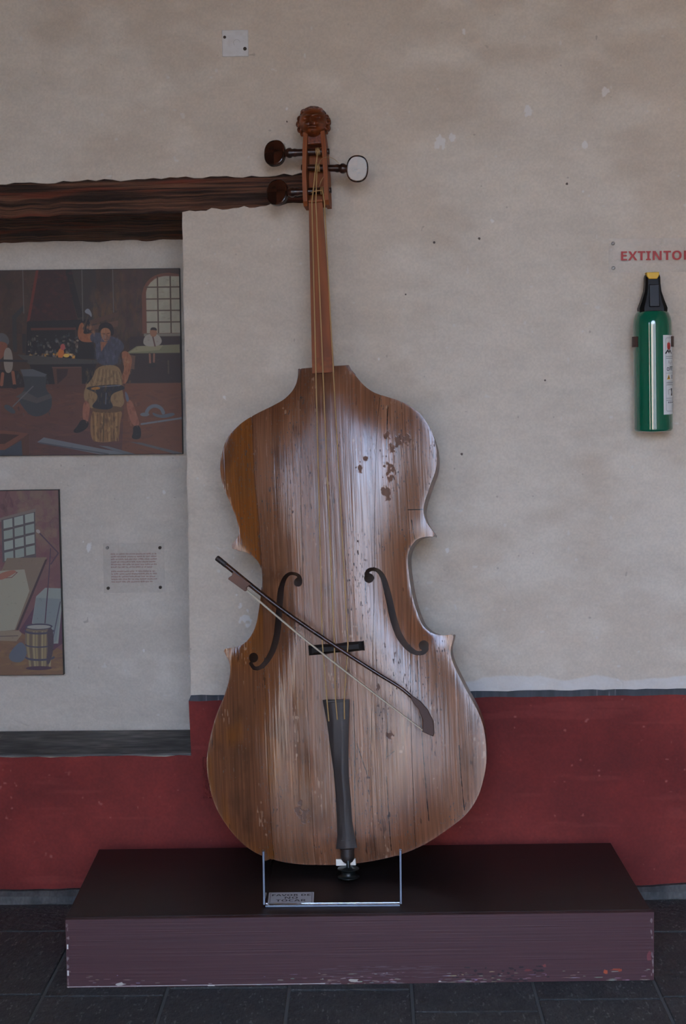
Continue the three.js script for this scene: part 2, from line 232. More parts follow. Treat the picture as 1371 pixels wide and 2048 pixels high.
// ---------------------------------------------------------------- plinth
{
  const front = canvasTex(2048, 256, (c, w, h) => {
    c.fillStyle = '#4a2a2e'; c.fillRect(0, 0, w, h);
    for (let i = 0; i < 2600; i++) { const y = rnd() * h, l = rr(40, 400); c.fillStyle = `rgba(${rnd() < 0.5 ? '74,40,44' : '40,24,32'},${rr(0.03, 0.1)})`; c.fillRect(rnd() * w - 100, y, l, rr(1, 3)); }
    const chip = (x, y, sx, sy, col) => { c.fillStyle = col; c.beginPath(); for (let k = 0; k < 9; k++) { const a = k / 9 * 6.283, r = rr(0.45, 1); c.lineTo(x + Math.cos(a) * sx * r, y + Math.sin(a) * sy * r); } c.fill(); };
    for (const [x0, x1, n] of [[60, 320, 18], [880, 1180, 60], [1300, 1640, 50], [1640, 2030, 26], [300, 880, 10]])
      for (let i = 0; i < n; i++) chip(rr(x0, x1), h - Math.pow(rnd(), 1.8) * 44 - 2, rr(3, 24), rr(1, 3), `rgba(${150 + rr(-30, 30) | 0},${146 + rr(-30, 20) | 0},${140 + rr(-30, 20) | 0},${rr(0.35, 0.9)})`);
    for (let i = 0; i < 60; i++) chip(rr(880, 1300), h - rr(20, 70), rr(10, 60), rr(0.6, 1.6), 'rgba(120,120,128,0.35)');
    for (let i = 0; i < 30; i++) chip(rr(1350, 1700), h - rr(4, 60), rr(3, 20), rr(2, 7), 'rgba(28,20,24,0.7)');
    chip(1880, h - 34, 9, 12, '#a5492c'); chip(1915, h - 42, 24, 6, '#93402a'); chip(1930, h - 40, 10, 8, '#93402a'); chip(1665, h - 60, 10, 8, '#7c3a38'); chip(1610, h - 44, 20, 6, '#6b2f30'); chip(2030, h - 90, 14, 26, '#74383c'); chip(1300, h - 6, 8, 3, '#c9c4bc');
    chip(188, h - 12, 22, 8, '#b4b0a8'); chip(500, h - 2, 20, 3, '#d5d0c8'); chip(1000, h - 14, 26, 8, '#aaa196');
    for (let i = 0; i < 26; i++) chip(rr(2, 12) + (i % 2 ? w - 14 : 0), rr(20, h), rr(2, 6), rr(4, 14), 'rgba(150,142,136,0.55)');
    c.fillStyle = '#d8d4cc'; c.fillRect(3, 92, 5, 18); c.fillRect(2, 190, 6, 20); c.fillRect(0, h - 5, 900, 2);
  });
  const streak = tex(512, 256, (u, v) => fbm(u * 6, v * 60, 3), true, true);
  const mf = std({ map: front, roughness: 0.42, bumpMap: streak, bumpScale: 0.00025 });
  const side = std({ color: 0x3f2529, roughness: 0.45 });
  const mt = std({ map: tex(512, 256, (u, v) => { const g = fbm(u * 5, v * 40, 4); const c = mix3([27, 18, 17], [36, 24, 22], g); return noise(u * 400, v * 200) > 0.985 ? [84, 78, 72] : c; }), roughness: 0.5 });
  const g = tag(group('plinth'), 'low dark plum lacquered wooden plinth with chipped lower edges', 'plinth');
  g.position.set(-0.036, 0, 0.363); g.rotation.y = 0.02;
  const W = 1.3, D = 0.588, H = 0.155;
  mesh('top_panel', rbox(W, 0.018, D - 0.0185, 0.0012, 0, H - 0.009, -0.009), mt, g);
  const f = mesh('front_panel', new THREE.BoxGeometry(W + 0.004, H - 0.0006, 0.018).translate(0.003, (H - 0.0006) / 2, D / 2 - 0.0085), [side, side, side, side, mf, side], g);
  for (const s of [-1, 1]) mesh('side_panel', box(0.018, H - 0.0185, D - 0.018, s * (W / 2 - 0.009), (H - 0.0185) / 2, -0.009), side, g);
  mesh('back_panel', box(W - 0.037, H - 0.0185, 0.018, 0, (H - 0.0185) / 2, -D / 2 + 0.009), side, g);
}

// ---------------------------------------------------------------- double bass
// local axes of the instrument: x across the belly, y up the body, z out of the belly; origin at the lower edge of the belly
const bu = V3(0.9941, 0.0443, 0.099).normalize(), bn = V3(-0.1037, 0.1219, 0.9871).normalize();
bu.addScaledVector(bn, -bu.dot(bn)).normalize();
const bv = V3().crossVectors ? new THREE.Vector3().crossVectors(bn, bu) : null;
const bassQ = new THREE.Quaternion().setFromRotationMatrix(new THREE.Matrix4().makeBasis(bu, bv, bn));
const bassO = V3(-0.0631, 0.1841, 0.345);
const spline = (pts, n) => { const c = new THREE.CatmullRomCurve3(pts.map((p) => V3(p[0], p[1], 0)), false, 'centripetal'); return c.getPoints(n).map((p) => [p.x, p.y]); };
const outline = [...spline(BO.topEdge, 10), ...spline(BO.R1, 110).slice(1), ...spline(BO.RC, 80), ...spline(BO.RL, 220), ...spline(BO.LC, 80), ...spline(BO.L1, 110).slice(0, -1)];
const segDist = (x, y, a, b) => { const dx = b[0] - a[0], dy = b[1] - a[1], t = Math.max(0, Math.min(1, ((x - a[0]) * dx + (y - a[1]) * dy) / (dx * dx + dy * dy || 1e-12))); return [Math.hypot(x - a[0] - dx * t, y - a[1] - dy * t), t]; };
function sdfOutline(x, y) {
  let d = 1e9, inside = false;
  for (let i = 0, j = outline.length - 1; i < outline.length; j = i++) {
    const a = outline[j], b = outline[i];
    if (Math.min(Math.abs(a[0] - x), Math.abs(a[1] - y)) < d) d = Math.min(d, segDist(x, y, a, b)[0]);
    if (a[1] > y !== b[1] > y && x < (b[0] - a[0]) * (y - a[1]) / (b[1] - a[1]) + a[0]) inside = !inside;
  }
  return inside ? d : -d;
}
const fholes = [[spline3(BO.fR), BO.fRl], [spline3(BO.fL), BO.fLl]];
function spline3(p) { const c = new THREE.CatmullRomCurve3(p.map((q) => V3(q[0], q[1], q[2] * 10)), false, 'centripetal'); return c.getPoints(60).map((q) => [q.x, q.y, q.z / 10]); }
function sdfHoles(x, y) { // positive inside the wood
  let d = 1e9;
  for (const [st, lobes] of fholes) {
    if (y < 0.43 || y > 0.74) continue;
    for (let i = 1; i < st.length; i++) { const [q, t] = segDist(x, y, st[i - 1], st[i]); d = Math.min(d, q - (st[i - 1][2] + (st[i][2] - st[i - 1][2]) * t)); }
    for (const [cx, cy, r] of lobes) d = Math.min(d, Math.hypot(x - cx, y - cy) - r);
  }
  return d;
}
const atV = (line) => (y) => { // seam position at height y
  const p = line; if (y >= p[0][1]) return p[0][0];
  for (let i = 1; i < p.length; i++) if (y >= p[i][1]) { const t = (y - p[i][1]) / (p[i - 1][1] - p[i][1]); return p[i][0] + (p[i - 1][0] - p[i][0]) * t; }
  return p[p.length - 1][0];
};
const seams = [BO.S1, BO.S2, BO.S4, BO.S5].map(atV);
const CELL = 0.003, GX = 236, GY = 402, U0 = -0.344, V0 = -0.003;
const inO = new Float32Array(GX * GY), inH = new Float32Array(GX * GY), hgt = new Float32Array(GX * GY);
for (let j = 0; j < GY; j++) for (let i = 0; i < GX; i++) { const x = U0 + i * CELL, y = V0 + j * CELL, k = j * GX + i; inO[k] = sdfOutline(x, y); inH[k] = sdfHoles(x, y); }
{ // arching: a membrane over the outline, shaped with a flat channel along the edge
  const phi = new Float64Array(GX * GY);
  for (let it = 0; it < 900; it++) for (let j = 1; j < GY - 1; j++) for (let i = 1; i < GX - 1; i++) {
    const k = j * GX + i; if (inO[k] <= 0) continue;
    const n = (phi[k - 1] + phi[k + 1] + phi[k - GX] + phi[k + GX] + CELL * CELL) / 4; phi[k] += 1.95 * (n - phi[k]);
  }
  let mx = 0; const row = new Float64Array(GY);
  for (let j = 0; j < GY; j++) { for (let i = 0; i < GX; i++) row[j] = Math.max(row[j], phi[j * GX + i]); mx = Math.max(mx, row[j]); }
  const rs = row.map((_, j) => { let s = 0, n = 0; for (let q = -24; q <= 24; q++) if (j + q >= 0 && j + q < GY) { s += row[j + q]; n++; } return s / n; });
  for (let j = 0; j < GY; j++) for (let i = 0; i < GX; i++) {
    const k = j * GX + i, t = Math.max(0, phi[k]) / (Math.pow(rs[j], 0.62) * Math.pow(mx, 0.38) + 1e-9);
    hgt[k] = 0.033 * Math.pow(Math.sin(Math.PI / 2 * Math.min(1, t / 0.92)), 1.5);
  }
}
const hAt = (x, y) => { const fx = Math.max(0, Math.min(GX - 1.001, (x - U0) / CELL)), fy = Math.max(0, Math.min(GY - 1.001, (y - V0) / CELL)), i = Math.floor(fx), j = Math.floor(fy), a = fx - i, b = fy - j, k = j * GX + i; return (hgt[k] * (1 - a) + hgt[k + 1] * a) * (1 - b) + (hgt[k + GX] * (1 - a) + hgt[k + GX + 1] * a) * b; };
function boardGeometry(left, right, thick = 0.006) {
  const pos = [], nor = [], uvs = [], idx = [], F = new Float32Array(GX * GY), cache = new Map();
  for (let j = 0; j < GY; j++) { const y = V0 + j * CELL, l = left ? left(y) + 0.0004 : -9, r = right ? right(y) - 0.0004 : 9;
    for (let i = 0; i < GX; i++) { const x = U0 + i * CELL, k = j * GX + i; F[k] = Math.min(inO[k], inH[k], x - l, r - x); } }
  const vert = (key, x, y) => {
    if (cache.has(key)) return cache.get(key);
    const e = 0.0045, hx = (hAt(x + e, y) - hAt(x - e, y)) / (2 * e), hy = (hAt(x, y + e) - hAt(x, y - e)) / (2 * e), L = Math.hypot(hx, hy, 1);
    const n = pos.length / 3; pos.push(x, y, hAt(x, y)); nor.push(-hx / L, -hy / L, 1 / L); uvs.push((x + 0.35) / 0.7, y / 1.2); cache.set(key, n); return n;
  };
  const walls = [];
  for (let j = 0; j < GY - 1; j++) for (let i = 0; i < GX - 1; i++) {
    const q = [[i, j], [i + 1, j], [i + 1, j + 1], [i, j + 1]], f = q.map(([a, b]) => F[b * GX + a]);
    if (f.every((t) => t <= 0)) continue;
    const poly = [];
    for (let e = 0; e < 4; e++) {
      const [a, b] = [q[e], q[(e + 1) % 4]], fa = f[e], fb = f[(e + 1) % 4];
      if (fa > 0) poly.push([vert('n' + a, U0 + a[0] * CELL, V0 + a[1] * CELL), false]);
      if (fa > 0 !== fb > 0) { const t = fa / (fa - fb), key = 'e' + Math.min(a[0], b[0]) + ',' + Math.min(a[1], b[1]) + (a[1] === b[1] ? 'h' : 'v'); poly.push([vert(key, U0 + (a[0] + (b[0] - a[0]) * t) * CELL, V0 + (a[1] + (b[1] - a[1]) * t) * CELL), true]); }
    }
    for (let k = 1; k < poly.length - 1; k++) idx.push(poly[0][0], poly[k][0], poly[k + 1][0]);
    for (let k = 0; k < poly.length; k++) { const a = poly[k], b = poly[(k + 1) % poly.length]; if (a[1] && b[1] && f.some((t) => t <= 0)) walls.push([a[0], b[0]]); }
  }
  for (const [a, b] of walls) {
    const p = [a, b].map((k) => [pos[3 * k], pos[3 * k + 1], pos[3 * k + 2]]), dx = p[1][0] - p[0][0], dy = p[1][1] - p[0][1], L = Math.hypot(dx, dy) || 1, n = pos.length / 3;
    for (const [q, dz] of [[0, 0], [1, 0], [1, -thick], [0, -thick]]) { pos.push(p[q][0], p[q][1], p[q][2] + dz); nor.push(dy / L, -dx / L, 0); uvs.push((p[q][0] + 0.35) / 0.7, p[q][1] / 1.2); }
    idx.push(n, n + 3, n + 2, n, n + 2, n + 1);
  }
  const g = new THREE.BufferGeometry();
  g.setAttribute('position', new THREE.Float32BufferAttribute(pos, 3)); g.setAttribute('normal', new THREE.Float32BufferAttribute(nor, 3)); g.setAttribute('uv', new THREE.Float32BufferAttribute(uvs, 2)); g.setIndex(idx); return g;
}
const cracks = [[[0.0392, 0.3903], [0.0386, 0.3187], [0.0333, 0.1641], [0.0308, 0.0455]], [[0.1957, 0.4802], [0.1987, 0.3017], [0.2054, 0.1002]], [[0.2846, 0.2752], [0.2855, 0.2161], [0.2896, 0.1215]], [[0.1109, 0.2094], [0.1129, 0.0316]], [[0.0434, 0.2888], [0.0666, 0.2107]], [[0.1209, 0.3577], [0.1127, 0.2509]], [[0.1498, 1.0924], [0.1428, 0.9864]], [[0.1872, 0.8397], [0.2233, 0.8392]], [[0.1946, 0.8153], [0.1998, 0.7694]], [[0.1784, 0.4689], [0.176, 0.43]], [[0.113, 0.255], [0.132, 0.268]], [[0.081, 0.69], [0.079, 0.62]]];
const marks = [[0.1751, 1.0053, 0.012], [0.158, 0.99, 0.009], [0.1479, 0.9355, 0.014], [0.151, 0.917, 0.01], [0.1397, 0.884, 0.015], [0.0781, 0.9437, 0.008], [0.1898, 1.0106, 0.011], [0.146, 1.02, 0.008], [0.092, 0.965, 0.006], [-0.1032, 0.1346, 0.009], [-0.0892, 0.1199, 0.012], [-0.099, 0.152, 0.006], [0.1200, 0.305, 0.009], [0.03, 0.46, 0.006], [0.1, 0.42, 0.006]];
function bellyWear(x, y) { return sm(0.42, 0.66, 0.35 * fbm(x * 14, y * 5 + 4, 3) + 0.65 * fbm(x * 5 + 3, y * 2.4, 2) + 0.16 * sm(-0.09, -0.03, x) - (x < seams[0](y) ? 0.25 : 0) - 0.2 * sm(0.13, 0.17, x) * sm(0.46, 0.54, y) * sm(0.84, 0.74, y)); }
const markAt = (x, y) => { let k = 0; for (const [cx, cy, r] of marks) { const dx = x - cx, dy = y - cy; if (Math.abs(dx) < 2 * r && Math.abs(dy) < 2.6 * r) k = Math.max(k, sm(0.9, 0.6, Math.hypot(dx, dy * 0.75) / r + (fbm(x * 190, y * 150, 3) - 0.5) * 2)); } return k; };
const tones = [[124, 74, 34], [112, 70, 46], [110, 60, 34], [130, 84, 58], [130, 84, 58]];
const pitAt = (x, y) => { const n = noise(x * 560 + 11, y * 130 + 5); return n > 0.8 ? sm(0.8, 0.9, n) * sm(0.45, 0.62, fbm(x * 18 + 70, y * 9 + 30, 3)) : 0; };
const bellyMap = tex(1024, 2048, (u, v) => {
  const x = (u - 0.5) * 0.7, y = v * 1.2;
  let b = 0; const xj = x + (fbm(x * 30, y * 4, 2) - 0.5) * 0.02; while (b < 4 && (b ? x : xj) > seams[b](y)) b++;
  const g1 = fbm(x * 330, y * 5, 3), g2 = noise(x * 900, y * 16), g3 = fbm(x * 60, y * 3 + 7, 3), wear = bellyWear(x, y), bl = fbm(x * 16 + 9, y * 9, 4);
  let c = b ? tones[b] : mix3(tones[0], tones[1], sm(0.62, 0.4, y) * sm(0.42, 0.58, fbm(x * 11 + 2, y * 5 + 60, 3)));
  if (b === 1) c = mix3(c, tones[0], sm(0.6, 0.35, y) * sm(0.45, 0.6, fbm(x * 10 + 8, y * 4 + 20, 3)) * 0.8);
  c = mix3(c, [138, 99, 76], wear * 0.7);
  c = mix3(c, [132, 74, 28], sm(0.5, 0.7, fbm(x * 7 + 31, y * 5 + 3, 3)) * 0.6 * (1 - wear));
  c = c.map((t) => t * (0.69 + 0.31 * g1 + 0.2 * g2 + 0.16 * (g3 - 0.2)));
  c = mix3(c, [72, 46, 32], sm(0.58, 0.78, bl) * 0.45);
  const tick = noise(x * 420 + 3, y * 60) * noise(x * 90, y * 20 + 9); if (tick > 0.68) c = mix3(c, [58, 38, 28], sm(0.68, 0.8, tick) * 0.55);
  const pit = pitAt(x, y); if (pit) c = mix3(c, [50, 32, 24], pit * 0.75);
  const fleck = noise(x * 300 + 50, y * 90 + 3) * noise(x * 40 + 5, y * 11); if (fleck > 0.66) c = mix3(c, [196, 164, 138], sm(0.66, 0.78, fleck) * 0.5);
  for (const l of cracks) for (let i = 1; i < l.length; i++) { const ax = Math.min(l[i - 1][0], l[i][0]) - 0.01, bx = Math.max(l[i - 1][0], l[i][0]) + 0.01; if (x < ax || x > bx) continue; const d = segDist(x, y, l[i - 1], l[i])[0] + (noise(y * 160, i) - 0.5) * 0.0007; if (d < 0.0013) c = mix3(c, [34, 22, 18], sm(0.0013, 0.0005, d) * 0.9); }
  const mk = markAt(x, y); if (mk) c = mix3(c, [92, 64, 50], mk * 0.6);
  return c;
});
const bellyRough = tex(1024, 2048, (u, v) => {
  const x = (u - 0.5) * 0.7, y = v * 1.2, wear = bellyWear(x, y), g = noise(x * 420, y * 14), g2 = fbm(x * 150, y * 9, 3);
  return 0.19 + wear * 0.05 + (g - 0.5) * 0.09 + (g2 - 0.5) * 0.16 + markAt(x, y) * 0.45 + pitAt(x, y) * 0.4;
}, true);
const bellyBump = tex(1024, 2048, (u, v) => { const x = (u - 0.5) * 0.7, y = v * 1.2; return 0.5 + (fbm(x * 260, y * 6, 3) - 0.5) * 0.35 + (fbm(x * 20, y * 8, 3) - 0.5) * 0.6 - markAt(x, y) * 0.3; }, true);
M.belly = phys({ map: bellyMap, roughnessMap: bellyRough, roughness: 1, bumpMap: bellyBump, bumpScale: 0.0009, specularIntensity: 1, ior: 1.55 });
M.rib = std({ map: woodMap([98, 62, 38], [130, 86, 56], [84, 51, 31], 20, 5), roughness: 0.35 });
M.neck = std({ map: tex(256, 1024, (u, v) => { const g = fbm(u * 26, v * 5, 3), f = noise(u * 90, v * 12); return mix3([116, 56, 18], [158, 84, 28], g).map((t) => t * (0.88 + f * 0.2)); }), roughness: 0.62 });
M.carved = std({ map: woodMap([92, 42, 18], [122, 60, 28], [78, 34, 16], 8, 8, 256, 256), roughness: 0.3 });
M.pegwood = std({ map: woodMap([44, 24, 17], [72, 38, 25], [34, 19, 14], 6, 20, 256, 256), roughness: 0.28 });
M.peghead = std({ map: M.pegwood.map, roughness: 0.17 });
M.ebony = std({ map: tex(256, 512, (u, v) => { const g = fbm(u * 60, v * 20, 3); return noise(u * 90, v * 170) > 0.96 ? [86, 80, 76] : mix3([38, 31, 29], [58, 47, 42], g); }), roughness: 0.5 });
M.gut = std({ color: 0xb48f5c, roughness: 0.5 });
M.bone = std({ color: 0xe8e2d4, roughness: 0.5 });
M.iron = std({ color: 0x1d211f, roughness: 0.35, metalness: 0.3 });

const bass = tag(group('double_bass'), 'antique three-string double bass with carved head standing on the plinth', 'double bass');
bass.position.copy(bassO); bass.quaternion.copy(bassQ);
{
  const belly = group('belly', bass);
  [[null, seams[0]], [seams[0], seams[1]], [seams[1], seams[2]], [seams[2], seams[3]], [seams[3], null]].forEach(([l, r]) => mesh('belly_board', boardGeometry(l, r), M.belly, belly));
  const inset = outline.map((p, i) => { const a = outline[(i + outline.length - 1) % outline.length], b = outline[(i + 1) % outline.length], dx = b[0] - a[0], dy = b[1] - a[1], L = Math.hypot(dx, dy) || 1; return [p[0] + dy / L * 0.004, p[1] - dx / L * 0.004]; });
  const DEP = 0.158, pos = [], uv = [], idx = []; let s = 0;
  for (let i = 0; i <= inset.length; i++) { const p = inset[i % inset.length], q = inset[(i + inset.length - 1) % inset.length]; if (i) s += Math.hypot(p[0] - q[0], p[1] - q[1]); const e = outline[i % outline.length]; pos.push(e[0], e[1], -0.0058, p[0], p[1], -0.0058, p[0], p[1], -0.0058, p[0], p[1], -DEP); uv.push(s * 2, 0.2, s * 2, 0.25, s * 2, 0.3, s * 2, 0.9); if (i) for (const q of [0, 2]) { const a = 4 * i - 4 + q, b = 4 * i + q; idx.push(a, b, a + 1, a + 1, b, b + 1); } }
  const rg = new THREE.BufferGeometry(); rg.setAttribute('position', new THREE.Float32BufferAttribute(pos, 3)); rg.setAttribute('uv', new THREE.Float32BufferAttribute(uv, 2)); rg.setIndex(idx); rg.computeVertexNormals();
  mesh('ribs', rg, M.rib, bass);
  mesh('back_plate', new THREE.ExtrudeGeometry(polyShape(inset), { depth: 0.006, bevelEnabled: false }).translate(0, 0, -DEP - 0.004), M.rib, bass);
}
function loft(sections, closedEnds = true) { // rings of equal length
  const n = sections[0].length, pos = [], uv = [], idx = [];
  sections.forEach((r, k) => r.forEach((p, i) => { pos.push(...p); uv.push(i / n, k / (sections.length - 1)); }));
  for (let k = 0; k < sections.length - 1; k++) for (let i = 0; i < n; i++) { const a = k * n + i, b = k * n + (i + 1) % n; idx.push(a, b, a + n, b, b + n, a + n); }
  if (closedEnds) for (const [k, f] of [[0, 1], [sections.length - 1, 0]]) for (let i = 1; i < n - 1; i++) f ? idx.push(k * n, k * n + i + 1, k * n + i) : idx.push(k * n, k * n + i, k * n + i + 1);
  let g = new THREE.BufferGeometry(); g.setAttribute('position', new THREE.Float32BufferAttribute(pos, 3)); g.setAttribute('uv', new THREE.Float32BufferAttribute(uv, 2)); g.setIndex(idx);
  g = g.toNonIndexed(); g.computeVertexNormals(); return g;
}
const { toCreasedNormals } = await import('three/addons/utils/BufferGeometryUtils.js');
{ // neck, pegbox, head
  const ring = (l, r, y, f, back) => { const o = [[l, y, f], [r, y, f]]; for (let k = 0; k <= 10; k++) { const a = k / 10 * Math.PI; o.push([(l + r) / 2 + Math.cos(a) * (r - l) / 2 * 1.02, y, f - 0.006 - Math.sin(a) * back]); } return o.reverse(); };
  mesh('neck', toCreasedNormals(loft([ring(-0.0295, 0.0231, 1.180, 0.014, 0.03), ring(-0.0290, 0.0225, 1.22, 0.014, 0.026), ring(-0.0218, 0.0113, 1.602, 0.010, 0.022)]), 0.7), M.neck, bass);
  const pb = group('pegbox', bass);
  const cheek = (x0, x1, x2, x3, sgn) => { // bottom outer, middle outer, top outer, thickness
    const S = (xo, y, f, b) => [[xo, y, f], [xo - sgn * x3, y, f], [xo - sgn * x3, y, b], [xo, y, b]].map((p) => p);
    const secs = [S(x0, 1.590, 0.004, -0.046), S(x0, 1.600, 0.012, -0.05), S(x1, 1.668, 0.014, -0.05), S(x2, 1.73, 0.012, -0.046), S(x2 - sgn * 0.003, 1.772, 0.004, -0.03)];
    return toCreasedNormals(loft(sgn > 0 ? secs : secs.map((s) => s.slice().reverse())), 0.6);
  };
  mesh('cheek', cheek(-0.0353, -0.035, -0.0313, 0.0105, -1), M.neck, pb);
  mesh('cheek', cheek(0.0275, 0.0275, 0.0262, 0.0105, 1), M.neck, pb);
  mesh('pegbox_back', box(0.05, 0.175, 0.01, -0.004, 1.682, -0.043), M.neck, pb);
  mesh('pegbox_top_block', rbox(0.04, 0.03, 0.035, 0.004, -0.003, 1.757, -0.02), M.carved, pb);
  mesh('nut', rbox(0.035, 0.007, 0.02, 0.002, -0.0045, 1.599, 0.006), M.neck, bass);
  // carved child's head with curls
  const hd = group('carved_head', bass); hd.position.set(-0.0045, 1.797, -0.008); hd.rotation.x = 0.05;
  const g = new THREE.SphereGeometry(1, 120, 90), p = g.attributes.position;
  const G = (x, y, cx, cy, sx, sy) => Math.exp(-(((x - cx) / sx) ** 2) - ((y - cy) / sy) ** 2);
  for (let i = 0; i < p.count; i++) {
    let x = p.getX(i), y = p.getY(i), z = p.getZ(i), d = 0; const zf = sm(0, 0.35, z);
    if (z > 0) {
      const ax = Math.abs(x);
      d += 0.15 * G(x, y, 0, -0.20, 0.13, 0.12) + 0.08 * G(x, y, 0, 0.04, 0.08, 0.22);     // nose tip and bridge
      d -= 0.17 * G(ax, y, 0.33, 0.10, 0.17, 0.11); d += 0.09 * G(ax, y, 0.33, 0.08, 0.11, 0.06); // sockets and eyes
      d += 0.07 * G(ax, y, 0.30, 0.27, 0.26, 0.07);                                         // brows
      d += 0.15 * G(ax, y, 0.42, -0.27, 0.2, 0.18);                                         // cheeks
      d -= 0.07 * G(x, y, 0, -0.40, 0.30, 0.035); d += 0.08 * G(x, y, 0, -0.345, 0.22, 0.05) + 0.09 * G(x, y, 0, -0.47, 0.18, 0.05); // mouth and lips
      d -= 0.07 * G(x, y, 0, -0.58, 0.25, 0.05); d += 0.16 * G(x, y, 0, -0.74, 0.2, 0.12);   // chin
      d += 0.06 * G(x, y, 0, 0.62, 0.5, 0.25);                                              // forehead
    }
    const jaw = 1 - 0.16 * sm(-0.1, -0.9, y);
    p.setXYZ(i, x * 0.0355 * (1 + d * 0.2) * jaw, y * 0.038, (z + d * 1.5 * zf) * 0.036);
  }
  g.computeVertexNormals(); const face = mesh('face', g, M.carved, hd);
  const curls = [], curl = (x, y, z, r, rz, ry = 0) => { const t = []; for (let k = 0; k <= 22; k++) { const a = k / 22 * 8.5, q = r * (1 - k / 30); t.push([Math.cos(a) * q, Math.sin(a) * q, -r * 0.4 + k / 22 * r * 0.7]); } curls.push(new THREE.TubeGeometry(new THREE.CatmullRomCurve3(t.map((q) => V3(...q))), 40, r * 0.42, 7).rotateZ(rz).rotateY(ry).translate(x, y, z)); };
  for (const s of [-1, 1]) for (const [x, y, z, r] of [[0.0335, 0.010, 0.006, 0.0075], [0.0365, -0.003, 0.006, 0.008], [0.0345, -0.015, 0.004, 0.0075], [0.029, -0.025, 0.0, 0.0065], [0.0345, 0.003, -0.012, 0.009], [0.0325, -0.012, -0.014, 0.009]]) curl(s * x, y, z, r, rr(0, 6), s * 0.75);
  for (const [x, y, z, r] of [[-0.012, 0.0255, 0.021, 0.0062], [-0.003, 0.0265, 0.023, 0.0068], [0.006, 0.0285, 0.021, 0.0055], [-0.0205, 0.0225, 0.018, 0.0065], [0.0195, 0.0245, 0.018, 0.006]]) curl(x, y, z, r, rr(0, 6), 0);
  const cap = new THREE.SphereGeometry(1, 64, 32, 0, 6.2832, 0, 1.02), cp = cap.attributes.position;
  for (let i = 0; i < cp.count; i++) { const x = cp.getX(i), y = cp.getY(i), z = cp.getZ(i), w = 1 + 0.05 * (fbm(x * 9 + 30, z * 9 + 4, 3) - 0.4); cp.setXYZ(i, x * 0.0372 * w, y * 0.0382 * w + 0.0015, z * 0.034 * w - 0.004 + 0.004 * y); }
  cap.computeVertexNormals(); curls.push(cap);
  mesh('hair', merge(curls), M.carved, hd);
}
{ // pegs
  const head = new THREE.Shape(); for (let k = 0; k < 48; k++) { const a = k / 48 * 6.2832, c = Math.cos(a), s = Math.sin(a), n = 2.5; const q = Math.pow(Math.pow(Math.abs(c), n) + Math.pow(Math.abs(s), n), -1 / n); k ? head.lineTo(c * q * 0.0225, s * q * 0.0285) : head.moveTo(c * q * 0.0225, s * q * 0.0285); }
  const hg = new THREE.ExtrudeGeometry(head, { depth: 0.010, bevelEnabled: true, bevelSize: 0.004, bevelThickness: 0.003, bevelSegments: 4, curveSegments: 12 }).translate(0, 0, -0.005);
  const peg = (from, to, tilt, spin) => { // from the head centre to the tip
    const d = V2(to[0] - from[0], to[1] - from[1]), L = d.length(), P = group('peg', bass);
    P.position.set(from[0], from[1], -0.014); P.rotation.z = Math.atan2(d.y, d.x);
    const prof = [[0.0, 0.02], [0.0085, 0.021], [0.0095, 0.028], [0.0125, 0.033], [0.0125, 0.039], [0.0095, 0.043], [0.0105, 0.049], [0.0088, 0.056], [0.0076, L - 0.004], [0.007, L], [0, L]].map((q) => V2(q[0], q[1]));
    mesh('shaft', new THREE.LatheGeometry(prof, 24).rotateZ(-Math.PI / 2), M.pegwood, P);
    const h = mesh('peg_head', hg, M.peghead, P); h.rotation.set(tilt, spin, 0); return P;
  };
  peg([-0.1028, 1.7292], [0.0315, 1.7247], -0.16, -0.2);
  peg([0.0979, 1.677], [-0.0392, 1.6902], -0.15, -0.06);
  peg([-0.1005, 1.6316], [0.0325, 1.6287], -0.14, -0.2);
}
